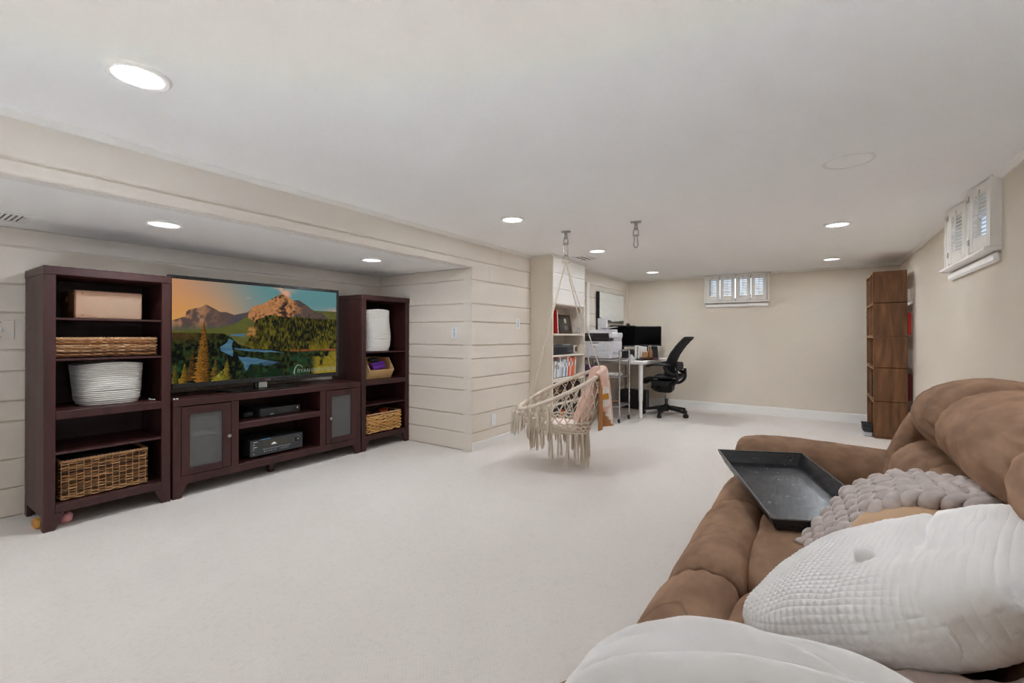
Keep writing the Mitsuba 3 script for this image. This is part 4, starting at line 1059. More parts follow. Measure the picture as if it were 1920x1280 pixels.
SH = [(1.150, .024), (.901, .021), (.634, .042), (.345, .022), (.10, .022)]
for z, th in SH:
    add('shelf', box(BX0 + .008, BX1, BY0 + .022, BY1 - .022, z - th, z, .003), 'plank', bi)
add('kick_board', box(BX1 - .03, BX1 - .012, BY0 + .022, BY1 - .022, 0, .078), 'plank', bi)
add('hinge', box(BX1 - .004, BX1 + .004, BY1 - .002, BY1 + .006, 1.52, 1.59, .002), 'brass', bi)

# on its shelves
t = thing('folder', 'red folder standing at the left of the upper open shelf', 'folder')
fm = box(-2.70, -2.50, 4.60, 4.622, 1.151, 1.44, .003)
add('cover', xf(box(-.10, .10, -.011, .011, 0, .275, .003), (-2.60, 4.66, 1.153), rx=math.radians(6)), 'red', t)
add('pages', xf(box(-.092, .102, -.008, .008, .006, .268), (-2.60, 4.66, 1.153), rx=math.radians(6)), 'paper', t)
mat('paper', 'e9e7e2', .8, .2)
t = thing('award_plaque', 'dark wood award plaque with gold badge leaning on the upper shelf', 'plaque')
ln = lambda m: xf(m, (-2.575, 5.02, 1.1545), ry=math.radians(-10))
add('board', ln(box(-.02, 0, -.16, .16, 0, .235, .005)), 'walnut_dark', t)
add('edge', ln(cat(box(0, .003, -.15, .15, .222, .227), box(0, .003, -.15, .15, .01, .015))), 'walnut', t)
add('face_plate', ln(box(-.001, .003, -.115, .115, .025, .212, .001)), 'black_gloss', t)
bd = prism([(.0, -.035), (.024, -.018), (.028, .012), (.018, .032), (.0, .028), (-.018, .032), (-.028, .012), (-.024, -.018)], .003)
add('badge', ln(frame(bd, (.002, -.0, .155), (0, 1, 0), (0, 0, 1), (1, 0, 0))), 'gold', t)
mat('gold', 'cfc3a0', .4, .5, .3)
for i, w in enumerate((.11, .08, .10, .09)):
    add('engraved_line', ln(box(.002, .0038, -w / 2, w / 2, .085 - i * .013, .088 - i * .013)), 'gold', t, smooth=False)
t = thing('glass_figurine', 'small clear glass figurine right of the plaque', 'figurine')
add('body', cat(cushion((-2.52, 5.235, 1.185), (.018, .022, .033), 2.4, 8), cushion((-2.52, 5.245, 1.228), (.012, .014, .014), 2.2, 8)), 'figure_glass', t)
mat('figure_glass', 'b9bcc0', .15, .6)
t = thing('desk_radio', 'black boxy radio on the second open shelf', 'radio')
add('body', box(-2.67, -2.50, 4.56, 5.075, .902, 1.010, .02), 'charcoal', t)
add('speaker_panel', box(-2.502, -2.497, 4.60, 4.86, .922, .992, .002), 'black_matte', t)
add('tuner_panel', box(-2.502, -2.497, 4.92, 5.03, .925, .99, .002), 'dark_grey', t)
add('button', box(-2.498, -2.494, 4.94, 4.965, .95, .978, .001), 'black', t)
add('button', box(-2.498, -2.494, 4.985, 5.01, .95, .978, .001), 'black', t)
add('disc_tray', box(-2.62, -2.52, 4.82, 5.02, 1.010, 1.022, .004), 'light_grey', t)
t = thing('alarm_clock', 'cream and brown round clock right of the black radio', 'clock')
add('case', frame(lathe([(0, .04), (.045, .04), (.055, .03), (.055, 0), (0, 0)], 24), (-2.56, 5.17, .958), (0, 1, 0), (0, 0, 1), (1, 0, 0)), 'cream', t)
add('dial', frame(lathe([(0, .043), (.035, .043), (.036, .038), (0, .038)], 24), (-2.56, 5.17, .958), (0, 1, 0), (0, 0, 1), (1, 0, 0)), 'walnut', t)
rb = np.random.default_rng(11)
BK = ['e6e4df', '8ea3b8', 'ded9d0', 'c6c8cc', 'b9bfc8', '9a9ea6', 'e9e6e0', '6f87a3', 'e3ded6', 'b8402e', 'd8b9a6', 'c95a35', 'd0623a', 'b7b2a8']
y = 4.492
bname = {}
for i, c in enumerate(BK):
    w = .030 + .016 * rb.random(); h = .17 + .05 * rb.random() if i > 1 else .19
    hh = min(h + .012 * i / 5, .225)
    lean = math.radians(-9 + .2 * i)
    mat('book%d' % i, c, .6, .3)
    t = thing('book', ['white book first in the leaning row on the third shelf', 'blue grey book second in the leaning row', 'off white book third in the leaning row', 'light grey book fourth in the leaning row',
              'pale blue grey book fifth in the leaning row', 'mid grey book sixth in the leaning row', 'bright white book in the middle of the leaning row', 'steel blue book right of the bright white book',
              'cream book left of the red book', 'brick red book in the leaning row', 'salmon book between the red and orange books', 'first dark orange book in the leaning row', 'second and brighter orange book near the row end', 'last book of the leaning row, stone coloured'][i], 'book', 'leaning books on the third shelf')
    def bk(m): return xf(m, (-2.555, y + .03, .644), rx=lean)
    add('cover', bk(cat(box(-.085, .075, 0, .003, 0, hh), box(-.085, .075, w - .003, w, 0, hh), box(.071, .075, 0, w, 0, hh, .001))), 'book%d' % i, t)
    add('pages', bk(box(-.082, .071, .003, w - .003, .003, hh - .003)), 'paper', t)
    add('spine_label', bk(box(.0745, .0758, w * .25, w * .75, hh * .55, hh * .8)), 'paper' if c[0] in 'bc69' else 'grey', t, smooth=False)
    y += w * 1.01 / math.cos(lean) + .001
t = thing('book', 'thin orange book lying flat across the tops of the leaning row', 'book')
add('cover', xf(box(-.07, .07, -.16, .16, 0, .014, .002), (-2.56, 4.80, .862)), 'orange', t)
add('pages', xf(box(-.066, .071, -.157, .157, .003, .011), (-2.56, 4.80, .862)), 'paper', t)
# dark bins below
for i, (ya, yb_) in enumerate(((4.49, 4.86), (4.89, 5.26))):
    t = thing('storage_bin', ['dark brown fabric bin at the lower left of the built-in shelves', 'dark brown fabric bin at the lower right of the built-in shelves'][i], 'bin')
    add('body', box(-2.70, -2.49, ya, yb_, .346, .545, .01), 'bin_brown', t)
    add('handle', box(-2.491, -2.485, (ya + yb_) / 2 - .05, (ya + yb_) / 2 + .05, .47, .49, .003), 'leather_edge', t)
mat('bin_brown', '33241d', .8, .2)
for i, (ya, yb_, c, h) in enumerate(((4.49, 4.70, 'charcoal', .20), (4.71, 4.80, 'orange', .14), (4.81, 5.05, 'dark_grey', .19), (5.06, 5.25, 'bin_brown', .20))):
    t = thing('file_box', ['black file box on the lowest built-in shelf', 'small orange box on the lowest built-in shelf', 'dark grey file box on the lowest built-in shelf', 'brown file box at the right of the lowest built-in shelf'][i], 'box')
    add('body', box(-2.70, -2.50, ya, yb_, .101, .101 + h, .005), c, t)
    add('lid', box(-2.703, -2.497, ya - .002, yb_ + .002, .101 + h - .035, .101 + h + .002, .004), c, t)

# ================================================================= desk corner
DX0, DX1, DY0, DY1, DZ = XF + .004, -1.938, 6.02, 7.36, .778
t = thing('desk', 'white desk with round legs in the far corner', 'desk')
add('top', box(DX0, DX1, DY0, DY1, DZ - .042, DZ, .004), 'white', t)
for x in (-2.60, -1.985):
    for yy in (6.07, 7.31):
        l = add('leg', cyl((x, yy, .24), (x, yy, DZ - .042), .029, 20), 'white', t)
        add('lower_tube', cyl((x, yy, .012), (x, yy, .25), .024, 20), 'white', l)
        add('foot', cyl((x, yy, 0), (x, yy, .014), .026, 20), 'light_grey', l)
# monitors
def monitor(label, right, dirv, w, h, zb, seed):
    t = thing('monitor', label, 'monitor')
    ex = np.array([dirv[0], dirv[1], 0]) / math.hypot(*dirv[:2]); ez = np.array([0, 0, 1.0]); en_ = np.cross(ex, ez)
    o_ = np.array([right[0], right[1], 0]) - ex * w
    F_ = lambda m: frame(m, o_, ex, -en_, ez)
    add('case', F_(box(0, w, 0, .035, zb, zb + h, .006)), 'black', t)
    add('screen', F_(box(.012, w - .012, -.002, .002, zb + .02, zb + h - .012, .0005)), 'screen_off', t, smooth=False)
    add('chin', F_(box(.002, w - .002, -.003, .003, zb + .001, zb + .015, .001)), 'charcoal', t)
    add('stand', F_(cat(box(w * .5 - .045, w * .5 + .045, .04, .06, DZ + .02, zb + h * .5, .006), box(w * .5 - .03, w * .5 + .03, .03, .05, zb + h * .4, zb + h * .6, .004))), 'black', t)
    add('base', F_(box(w * .5 - .11, w * .5 + .11, -.06, .15, DZ + .001, DZ + .016, .006)), 'black', t)
    return F_, w, h, zb
mF = monitor('black switched off monitor at the right on the desk', (-2.00, 7.096), (RT[0], RT[1]), .475, .302, .972, 1)
m1 = monitor('black switched off monitor turned to the left behind the printer', (-2.30, 6.80), (.52, .85), .47, .32, .962, 2)
sp = thing('webcam', 'small black webcam on top of the left monitor', 'webcam')
wq = np.array([-2.375, 6.655, 1.285])
add('body', xf(box(-.02, .02, -.045, .045, 0, .03, .012), wq), 'charcoal', sp)
add('lens', frame(lathe([(0, .006), (.009, .004), (.011, 0), (0, 0)], 14), wq + [.02, -.0, .016], (0, 1, 0), (0, 0, 1), (1, 0, 0)), 'black_gloss', sp)
add('clip', xf(box(-.015, .015, -.02, .02, -.02, .002, .003), wq), 'black', sp)
t = thing('desk_speaker', 'black wedge speaker standing under the right monitor', 'speaker')
add('body', trimesh.convex.convex_hull(np.array([(-2.055 + a * RT[0] + b_ * .06 * -RT[1], 6.90 + a * RT[1] + b_ * .06 * RT[0], z) for z, s in ((DZ + .001, .065), (.968, .05)) for a in (-s, s) for b_ in (0, 1)])), 'black', t)
add('grille', trimesh.convex.convex_hull(np.array([(-2.055 + a * RT[0] + b_ * RT[1], 6.90 + a * RT[1] - b_ * RT[0], z) for z, s in ((DZ + .01, .055), (.955, .042)) for a in (-s, s) for b_ in (0, .004)])), 'black_matte', t)
t = thing('desk_speaker', 'black box speaker behind the cart handle beside the printer', 'speaker')
add('body', box(-2.40, -2.24, 6.42, 6.56, DZ + .001, .925, .008), 'black', t)
add('grille', box(-2.39, -2.25, 6.417, 6.421, DZ + .02, .915, .002), 'black_matte', t)
t = thing('keyboard', 'flat black keyboard on the desk', 'keyboard')
add('body', box(-2.24, -2.02, 6.28, 6.66, DZ + .001, DZ + .016, .005), 'charcoal', t)
for r in range(4):
    add('key_row', box(-2.225 + r * .05, -2.185 + r * .05, 6.295, 6.645, DZ + .016, DZ + .022, .002), 'black_matte', t)
t = thing('phone_stand', 'white triangular desk stand in front of the monitors', 'stand')
add('body', trimesh.convex.convex_hull(np.array([(-2.235, 6.20, DZ + .001), (-2.125, 6.24, DZ + .001), (-2.185, 6.22, DZ + .085), (-2.235, 6.27, DZ + .001), (-2.125, 6.31, DZ + .001), (-2.185, 6.29, DZ + .085)])), 'light_grey', t)
t = thing('lettered_strip', 'white upright strip with black lettering on the desk', 'sign')
add('board', xf(box(-.032, .032, -.012, .0, 0, .21, .003), (-2.125, 6.335, DZ + .001), rz=YAW), 'white', t)
for i, ch in enumerate('SEEK'):
    g_ = meshkit.text_mesh(ch, .036, .001, True)
    g_.apply_translation((-g_.bounds[1][0] / 2, 0, 0))
    add('lettering', frame(g_, np.array([-2.125, 6.335, DZ + .158 - i * .046]) - FW * .0122, RT, (0, 0, 1), -FW), 'black', t, smooth=False)
t = thing('photo_card', 'pale card standing behind the lettered strip', 'card')
add('card', xf(box(-.06, .06, -.003, .003, 0, .195, .001), (-2.075, 6.43, DZ + .001), rz=YAW), 'paper', t)
t = thing('perfume_bottle', 'square amber glass perfume bottle on the desk tray', 'bottle')
add('body', box(-2.085, -2.005, 6.415, 6.475, DZ + .028, DZ + .125, .008), 'amber', t)
add('cap', cyl((-2.045, 6.445, DZ + .125), (-2.045, 6.445, DZ + .165), .013, 14), 'white', t)
mat('amber', 'c49a72', .15, .6)
t = thing('lotion_bottle', 'slim tan bottle with pump right of the amber bottle', 'bottle')
add('body', lathe([(0, 0), (.026, 0), (.028, .01), (.028, .10), (.012, .125), (.012, .14), (0, .14)], 18, (-1.985, 6.50, DZ + .028)), 'amber_dark', t)
add('pump', cat(cyl((-1.985, 6.50, DZ + .168), (-1.985, 6.50, DZ + .20), .006, 8), box(-2.005, -1.978, 6.494, 6.506, DZ + .198, DZ + .208, .002)), 'cream', t)
mat('amber_dark', 'a06b45', .2, .6)
t = thing('wood_tray', 'round wooden tray holding bottles on the desk', 'tray')
add('dish', lathe([(0, 0), (.105, 0), (.115, .006), (.118, .026), (.112, .026), (.108, .010), (0, .008)], 32, (-2.045, 6.47, DZ + .018)), 'walnut', t)
for i, (c, dz, l) in enumerate((('maroon', 0, 'red notebook lying on the desk edge'), ('purple_dark', .012, 'plum notebook on top of the red one'))):
    t = thing('notebook', l, 'notebook')
    add('cover', xf(box(-.07, .07, -.10, .10, 0, .011, .002), (-2.005, 6.68 + .02 * i, DZ + .001 + dz), rz=.3 * i), c, t)
    add('pages', xf(box(-.066, .071, -.097, .097, .003, .008), (-2.005, 6.68 + .02 * i, DZ + .001 + dz), rz=.3 * i), 'paper', t)
mat('purple_dark', '4a3350', .6, .3)
# cart with the printer
CXa, CXb, CYa, CYb = -2.638, -2.115, 5.613, 5.978
t = thing('utility_cart', 'chrome utility cart on casters holding the white printer', 'cart')
for x in (CXa, CXb):
    for yy in (CYa, CYb):
        add('post', cyl((x, yy, .075), (x, yy, .935), .0115, 12), 'chrome', t)
        c_ = add('caster', cat(box(x - .011, x + .011, yy - .02, yy + .02, .045, .078, .006), xf(cyl((-.012, 0, 0), (-.016, 0, 0), .018, 12), (x, yy - .012, .03))), 'chrome', t)
        add('wheel', xf(cyl((-.010, 0, 0), (.010, 0, 0), .029, 18), (x + .004, yy - .012, .029), rz=.4), 'black', c_)
for x in (CXa, CXb):
    add('end_handle', cyl((x, CYa, .935), (x, CYb, .935), .0115, 12), 'chrome', t)
for z in (.815, .585, .205):
    add('shelf_rail', cat(cyl((CXa, CYa, z), (CXb, CYa, z), .008, 8), cyl((CXa, CYb, z), (CXb, CYb, z), .008, 8), cyl((CXa, CYa, z), (CXa, CYb, z), .008, 8), cyl((CXb, CYa, z), (CXb, CYb, z), .008, 8)), 'chrome', t)
    add('shelf_panel', box(CXa + .006, CXb - .006, CYa + .006, CYb - .006, z - .002, z + .006), 'cart_panel' if z > .5 else 'smoked', t, smooth=False)
mat('cart_panel', '4c4640', .3, .5)
pr_ = thing('printer', 'large white laser printer on the chrome cart', 'printer')
PX0, PX1, PY0, PY1, PZ0 = -2.616, -2.222, 5.60, 5.995, .8245
add('body', cat(box(PX0, PX1, PY0, PY1, PZ0, 1.055, .010), box(PX0 + .008, PX1, PY0 + .12, PY1, 1.05, 1.14, .012)), 'printer_white', pr_)
mat('printer_white', 'd6d7dc', .45, .4)
add('scanner', box(PX0 - .004, PX1 + .012, PY0 - .004, PY1, 1.095, 1.168, .014), 'printer_white', pr_)
add('control_panel', box(PX0 + .012, PX1 - .032, PY0 - .007, PY0 + .15, 1.062, 1.160, .004), 'black', pr_)
add('panel_screen', box(PX0 + .03, PX0 + .14, PY0 - .009, PY0 - .006, 1.125, 1.142, .001), 'dark_grey', pr_)
add('output_tray', box(PX0 + .17, PX1 - .06, PY0 - .012, PY0 - .006, 1.082, 1.092, .002), 'charcoal', pr_)
add('front_panel', box(PX0 + .006, PX1 - .075, PY0 - .005, PY0 + .002, .925, 1.035, .003), 'printer_white', pr_)
add('paper_drawer', box(PX0 + .006, PX1 - .03, PY0 - .005, PY0 + .002, .830, .918, .003), 'printer_white', pr_)
for z in (1.021, .838):
    add('grip', box(PX0 + .10, PX0 + .215, PY0 - .008, PY0 - .004, z, z + .014, .002), 'grey', pr_)
lg = meshkit.text_mesh('brother', .011, .001, True)
add('logo_lettering', frame(lg, (PX0 + .125, PY0 - .0062, .975), (1, 0, 0), (0, 0, 1), (0, -1, 0)), 'dark_grey', pr_, smooth=False)
for i in range(4):
    add('side_print', box(PX0 + .014, PX0 + .030, PY0 - .007, PY0 - .0045, .945 + i * .012, .951 + i * .012), 'grey', pr_, smooth=False)
for z in (.94, 1.012):
    add('indicator', box(PX1 - .105, PX1 - .098, PY0 - .007, PY0 - .0045, z, z + .008), 'dark_grey', pr_, smooth=False)
add('side_seam', box(PX1 - .001, PX1 + .0015, PY0 + .04, PY1 - .04, .900, .903), 'grey', pr_, smooth=False)
add('feeder', cat(trimesh.convex.convex_hull(np.array([(x, yy, z) for x in (PX0 + .05, PX1 - .05) for yy, z in ((PY0 + .06, 1.166), (PY0 + .08, 1.195), (PY1 - .06, 1.215), (PY1 - .03, 1.166))]))), 'printer_white', pr_)
t = thing('paper_sheets', 'loose paper sheets fanned on top of the printer', 'paper')
for k in range(3):
    add('sheet', xf(box(-.10, .10, -.07, .07, 0, .0012), (-2.33 - .02 * k, 5.80, 1.232 + .002 * k), rz=.4 * k - .3, ry=math.radians(-7)), 'paper', t, smooth=False)
t = thing('white_box', 'upright white box standing behind the printer feeder', 'box')
add('body', box(-2.545, -2.415, 5.90, 5.955, 1.19, 1.372, .005), 'white_plastic', t)
add('flap_line', box(-2.544, -2.416, 5.898, 5.901, 1.355, 1.357), 'light_grey', t, smooth=False)
t = thing('paper_sheets', 'stack of white paper on the middle shelf of the cart', 'paper')
for k in range(6):
    add('sheet', xf(box(-.15, .15, -.11, .11, 0, .005), (-2.33 + .012 * math.sin(k * 2.1), 5.79, .592 + .0055 * k), rz=.09 * math.sin(k * 1.7)), 'paper', t, smooth=False)
t = thing('book', 'dark red book on the bottom shelf of the cart', 'book')
add('cover', xf(box(-.12, .12, -.08, .08, 0, .03, .003), (-2.40, 5.76, .212), rz=.2), 'maroon', t)
add('pages', xf(box(-.116, .121, -.077, .077, .004, .026), (-2.40, 5.76, .212), rz=.2), 'paper', t)
t = thing('magazine', 'brown magazine on top of the dark red book', 'magazine')
add('cover', xf(box(-.11, .11, -.08, .08, 0, .012, .002), (-2.34, 5.80, .243), rz=-.3), 'walnut_light', t)
t = thing('white_carton', 'small white carton on the bottom of the cart', 'carton')
add('body', box(-2.60, -2.50, 5.83, 5.93, .212, .36, .003), 'white', t)
add('lid', box(-2.602, -2.498, 5.828, 5.932, .335, .362, .003), 'white_plastic', t)
t = thing('purple_bag', 'dark purple patterned bag under the printer beside the shelves', 'bag')
add('body', wrinkle(cushion((-2.49, 5.50, .66), (.11, .06, .085), 3, 16), .02, (14, 14, 14), 8), 'purple_dark', t)
add('strap', tube(smooth_curve([(-2.55, 5.45, .73), (-2.52, 5.45, .815), (-2.47, 5.45, .815), (-2.44, 5.45, .73)], 6), .006, 6), 'charcoal', t)
t = thing('computer_tower', 'black computer case on the floor under the desk', 'computer')
add('case', box(-2.56, -2.16, 6.82, 7.00, .0, .29, .01), 'black', t)
add('front_panel', box(-2.162, -2.155, 6.825, 6.995, .01, .28, .003), 'charcoal', t)
# canvas picture
t = thing('canvas_picture', 'pale grey landscape canvas on the far left wall', 'picture')
PYa, PYb, PZa, PZb = 6.10, 7.085, 1.18, 1.765
add('stretcher', box(XF + .001, XF + .052, PYa, PYb, PZa, PZb, .002), 'black_matte', t)
nu, nv = 200, 130
U2, V2 = np.meshgrid(np.linspace(0, 1, nu), np.linspace(0, 1, nv))
def n3(fu, fv, s): return meshkit.fbm(np.stack([U2 * fu, V2 * fv, np.full_like(U2, s * 2.7)], -1), 4, s)
hor = np.where(U2 < .45, .30 + .16 * np.clip(.45 - U2, 0, 1) ** 1.1, .275 + .10 * np.clip(U2 - .55, 0, 1)) + .03 * (n3(60, 1, 3) - .5)
ci = np.array(C('dcdcd6'))[None, None] * (1 - .10 * (n3(5, 14, 1)[..., None] - .3)) * np.array([1, 1, .985])
lowc = np.array(C('a2978a')) * (.55 + .95 * n3(3, 40, 5)[..., None])
ci = np.where((V2 < .275)[..., None], lowc, ci)
ci = np.where(((V2 < hor) & (V2 > .225))[..., None], np.array(C('45423c')) * (.5 + n3(70, 25, 6)[..., None]), ci)
Pq = np.stack([np.full_like(U2, XF + .0535), PYa + .003 + U2 * (PYb - PYa - .006), PZa + .003 + V2 * (PZb - PZa - .006)], -1)
add('canvas', sheet(Pq, .001), 'vcflat', t, smooth=False, color=np.vstack([np.clip(ci, 0, 1).reshape(-1, 3)] * 2), label='painted pale sky over a dark tree line')

# ================================================================= hanging chair
HK = np.array([-1.832, 3.55, ZC])
def eyebolt(o_, key, tail):
    t = key
    add('plate', xf(box(-.042, .042, -.014, .014, -.010, 0, .003), o_, rz=.3), 'steel', t)
    for s in (-1, 1):
        add('bolt', xf(cyl((.030, 0, -.016), (.030, 0, -.009), .007, 6), o_, rz=.3 + (np.pi if s < 0 else 0)), 'steel', t)
    add('swivel', cat(lathe([(0, 0), (.014, 0), (.016, -.012), (.010, -.022), (.010, -.034), (0, -.034)], 16, o_ + [0, 0, -.010]), xf(trimesh.creation.torus(.013, .005), o_ + [0, 0, -.054], rx=np.pi / 2)), 'steel', t)
    sh = np.array([[-.014, 0, -.118], [-.020, 0, -.09], [-.015, 0, -.066], [0, 0, -.056], [.015, 0, -.066], [.020, 0, -.09], [.014, 0, -.118]])
    add('shackle', cat(tube(smooth_curve(sh, 5) + o_, .0052, 8), xf(cyl((-.026, 0, 0), (.026, 0, 0), .006, 8), o_ + [0, 0, -.114])), 'steel', t)
    z0, z1 = -.108, -.108 - tail
    lk = np.array([[.0, 0, z0], [.010, 0, z0 - .012], [.0135, 0, z0 - tail * .45], [.016, 0, z1 + .02], [0, 0, z1], [-.016, 0, z1 + .02], [-.0135, 0, z0 - tail * .45], [-.010, 0, z0 - .012]])
    add('carabiner', tube(xf(trimesh.Trimesh(smooth_curve(lk, 5, True), [[0, 1, 2]], process=False), (0, 0, 0), rz=.5).vertices + o_, .0042, 8, closed=True), 'steel', t)
t = thing('ceiling_hook', 'steel swivel ceiling hook with an empty carabiner', 'hook')
eyebolt(np.array([-1.205, 3.55, ZC]), t, .105)
t = thing('ceiling_hook', 'steel swivel ceiling hook that carries the hanging chair', 'hook')
eyebolt(HK, t, .115)

hc = thing('hanging_chair', 'cream macrame hanging chair with fringe on ceiling ropes', 'hanging chair')
DEPTH = 3.975
def scr(px, py, dd=0.0):
    """A point at DEPTH + dd metres from the camera along its axis, from measured directions."""
    d = DEPTH + dd
    R_ = RT * math.cos(ROLL) + np.array([0, 0, 1]) * math.sin(ROLL)
    return np.array([0, 0, EYE]) + (FW + (px - 960) / FOCAL * R_ + (628 - py) / FOCAL * UP) * d
RINGC = np.array([-1.865, 3.535, .660])
tl = math.radians(25.0)
RU = RT * math.cos(tl) + np.array([0, 0, 1]) * math.sin(tl)
RV = FW.copy()
RA, RB = .405, .345
def ring(a): return RINGC + RU * RA * math.cos(a) + RV * RB * math.sin(a) + np.array([0, 0, 1]) * (-.045 * math.sin(a) * 0)
ra = np.linspace(0, 2 * np.pi, 96, endpoint=False)
rp_ = np.array([ring(a) for a in ra])
add('upper_ring', tube(rp_ , .0175 * (1 + .06 * np.sin(ra * 60)), 12, closed=True), 'rope', hc, smooth=True)
LOWC = np.array([-1.885, 3.52, .335])
t2 = math.radians(-8.0)
LU = RT * math.cos(t2) + np.array([0, 0, 1]) * math.sin(t2)
LA, LB = .262, .25
def low(a): return LOWC + LU * LA * math.cos(a) + RV * LB * math.sin(a)
lp_ = np.array([low(a) for a in ra])
add('lower_ring', tube(lp_, .012, 10, closed=True), 'rope', hc, smooth=True)
def wall_pt(a, f):
    """Point of the net between the rings; f = 0 upper ring, 1 lower ring."""
    p = ring(a) * (1 - f) + low(a) * f
    out = p - (RINGC * (1 - f) + LOWC * f)
    out[2] = 0
    return p + out * (.16 * math.sin(np.pi * f))
NET, NN, NF = [], 30, 26
for k in range(NN):
    for sgn in (1, -1):
        pts = [wall_pt(2 * np.pi * (k + sgn * 2.6 * f) / NN, f) for f in np.linspace(0, 1, NF)]
        NET.append(tube(pts, .0042, 5))
add('net', trimesh.util.concatenate(NET), 'rope', hc, smooth=True, kind='stuff')
KN = []
for f in np.linspace(0.10, .92, 6):
    for k in range(NN):
        a = 2 * np.pi * (k + (0.5 if int(round(f * 10)) % 2 else 0)) / NN
        KN.append(cushion(wall_pt(a, f), (.0075, .0075, .009), 2.2, 3))
add('knots', trimesh.util.concatenate(KN), 'rope', hc, smooth=True, kind='stuff')
SEAT = []
for k in range(15):
    s = (k - 7) / 7.5
    for d in (0, 1):
        pts = []
        for u in np.linspace(-1, 1, 14):
            w = math.sqrt(max(0, 1 - s * s)) * u
            x, y = (s, w) if d == 0 else (w, s)
            p = LOWC + LU * LA * x + RV * LB * y - np.array([0, 0, .055]) * max(0, 1 - (x * x + y * y))
            pts.append(p)
        SEAT.append(tube(pts, .0058, 5))
add('seat_net', trimesh.util.concatenate(SEAT), 'rope', hc, smooth=True, kind='stuff')
BAND = []
for f, rr in ((.80, .008), (.88, .010), (.95, .009)):
    pts = [wall_pt(a, f) + np.array([0, 0, .006 * math.sin(a * 26)]) for a in np.linspace(0, 2 * np.pi, 140, endpoint=False)]
    BAND.append(tube(pts, rr, 6, closed=True))
add('woven_band', trimesh.util.concatenate(BAND), 'rope', hc, smooth=True)
rf = np.random.default_rng(21)
def tassel(o_, L, n_, spread):
    ms = []
    for i in range(n_):
        a = rf.random() * 2 * np.pi
        d = np.array([math.cos(a), math.sin(a), 0]) * spread * (.4 + .6 * rf.random())
        l = L * (.82 + .3 * rf.random())
        ms.append(tube([o_ + d * .25, o_ + d * .7 + [0, 0, -l * .35], o_ + d + [0, 0, -l * .7], o_ + d * 1.15 + [.004 * (rf.random() - .5), 0, -l]], np.array([.0042, .0048, .0046, .0034]), 5))
    ms.append(cushion(o_ + [0, 0, -.012], (.012, .012, .016), 2.3, 5))
    return trimesh.util.concatenate(ms)
# fringe: long tassels on the lower ring, a second row along the front lip
for k in range(22):
    a = 2 * np.pi * (k + .3) / 22
    o_ = low(a) + np.array([0, 0, -.008])
    add('tassel', tassel(o_, .16 + .09 * rf.random() + .05 * math.cos(a), 10, .022), 'rope', hc, smooth=True)
for k in range(13):
    a = np.pi + (k - 6) / 6 * 1.25
    o_ = wall_pt(a, .25) + (wall_pt(a, .25) - RINGC) * np.array([.10, .10, 0])
    o_[2] = wall_pt(a, .12)[2]
    add('tassel', tassel(o_, .14 + .08 * rf.random(), 10, .020), 'rope', hc, smooth=True)
add('loose_strand', tube(smooth_curve([low(np.pi * 1.08), low(np.pi * 1.08) + [-.005, 0, -.12], low(np.pi * 1.08) + [.004, 0, -.235]], 6), .004, 5), 'rope', hc)
# ropes: from the knot under the hook down to the ring
KNOT = HK + np.array([0, 0, -.262])
add('top_ring', tube(np.array([KNOT + RT * .024 * math.cos(a) + np.array([0, 0, 1]) * (.030 * math.sin(a) + .02) for a in np.linspace(0, 2 * np.pi, 24, endpoint=False)]), .0045, 6, closed=True), 'steel', hc)
for k in range(5):
    o_ = KNOT + RT * (.012 * (k - 2)) + np.array([0, 0, -.006 + .004 * (k % 2)])
    add('wrap_knot', cushion(o_, (.011, .016, .017), 2.3, 6), 'rope', hc, smooth=True)
for i, (a, b_) in enumerate(((2.46, 3), (3.80, 3), (.62, 1), (-.50, 1))):
    e_ = ring(a)
    s_ = KNOT + np.array([0, 0, -.012])
    pts = [s_ + (e_ - s_) * f for f in np.linspace(0, 1, 40)]
    tw = []
    for ph in (0, np.pi):
        q = np.array(pts)
        th_ = np.linspace(0, 1, 40) * 60 + ph
        q = q + np.stack([np.cos(th_) * .0022, np.sin(th_) * .0022, 0 * th_], 1)
        tw.append(tube(q, .0040, 6))
    add('rope', trimesh.util.concatenate(tw), 'rope', hc, smooth=True)
    lp2 = [ring(a) + (np.array([0, 0, 1]) * math.sin(v_) + (ring(a) - RINGC) / RA * math.cos(v_)) * .022 for v_ in np.linspace(0, 2 * np.pi, 16, endpoint=False)]
    add('rope_loop', tube(np.array(lp2), .006, 6, closed=True), 'rope', hc)

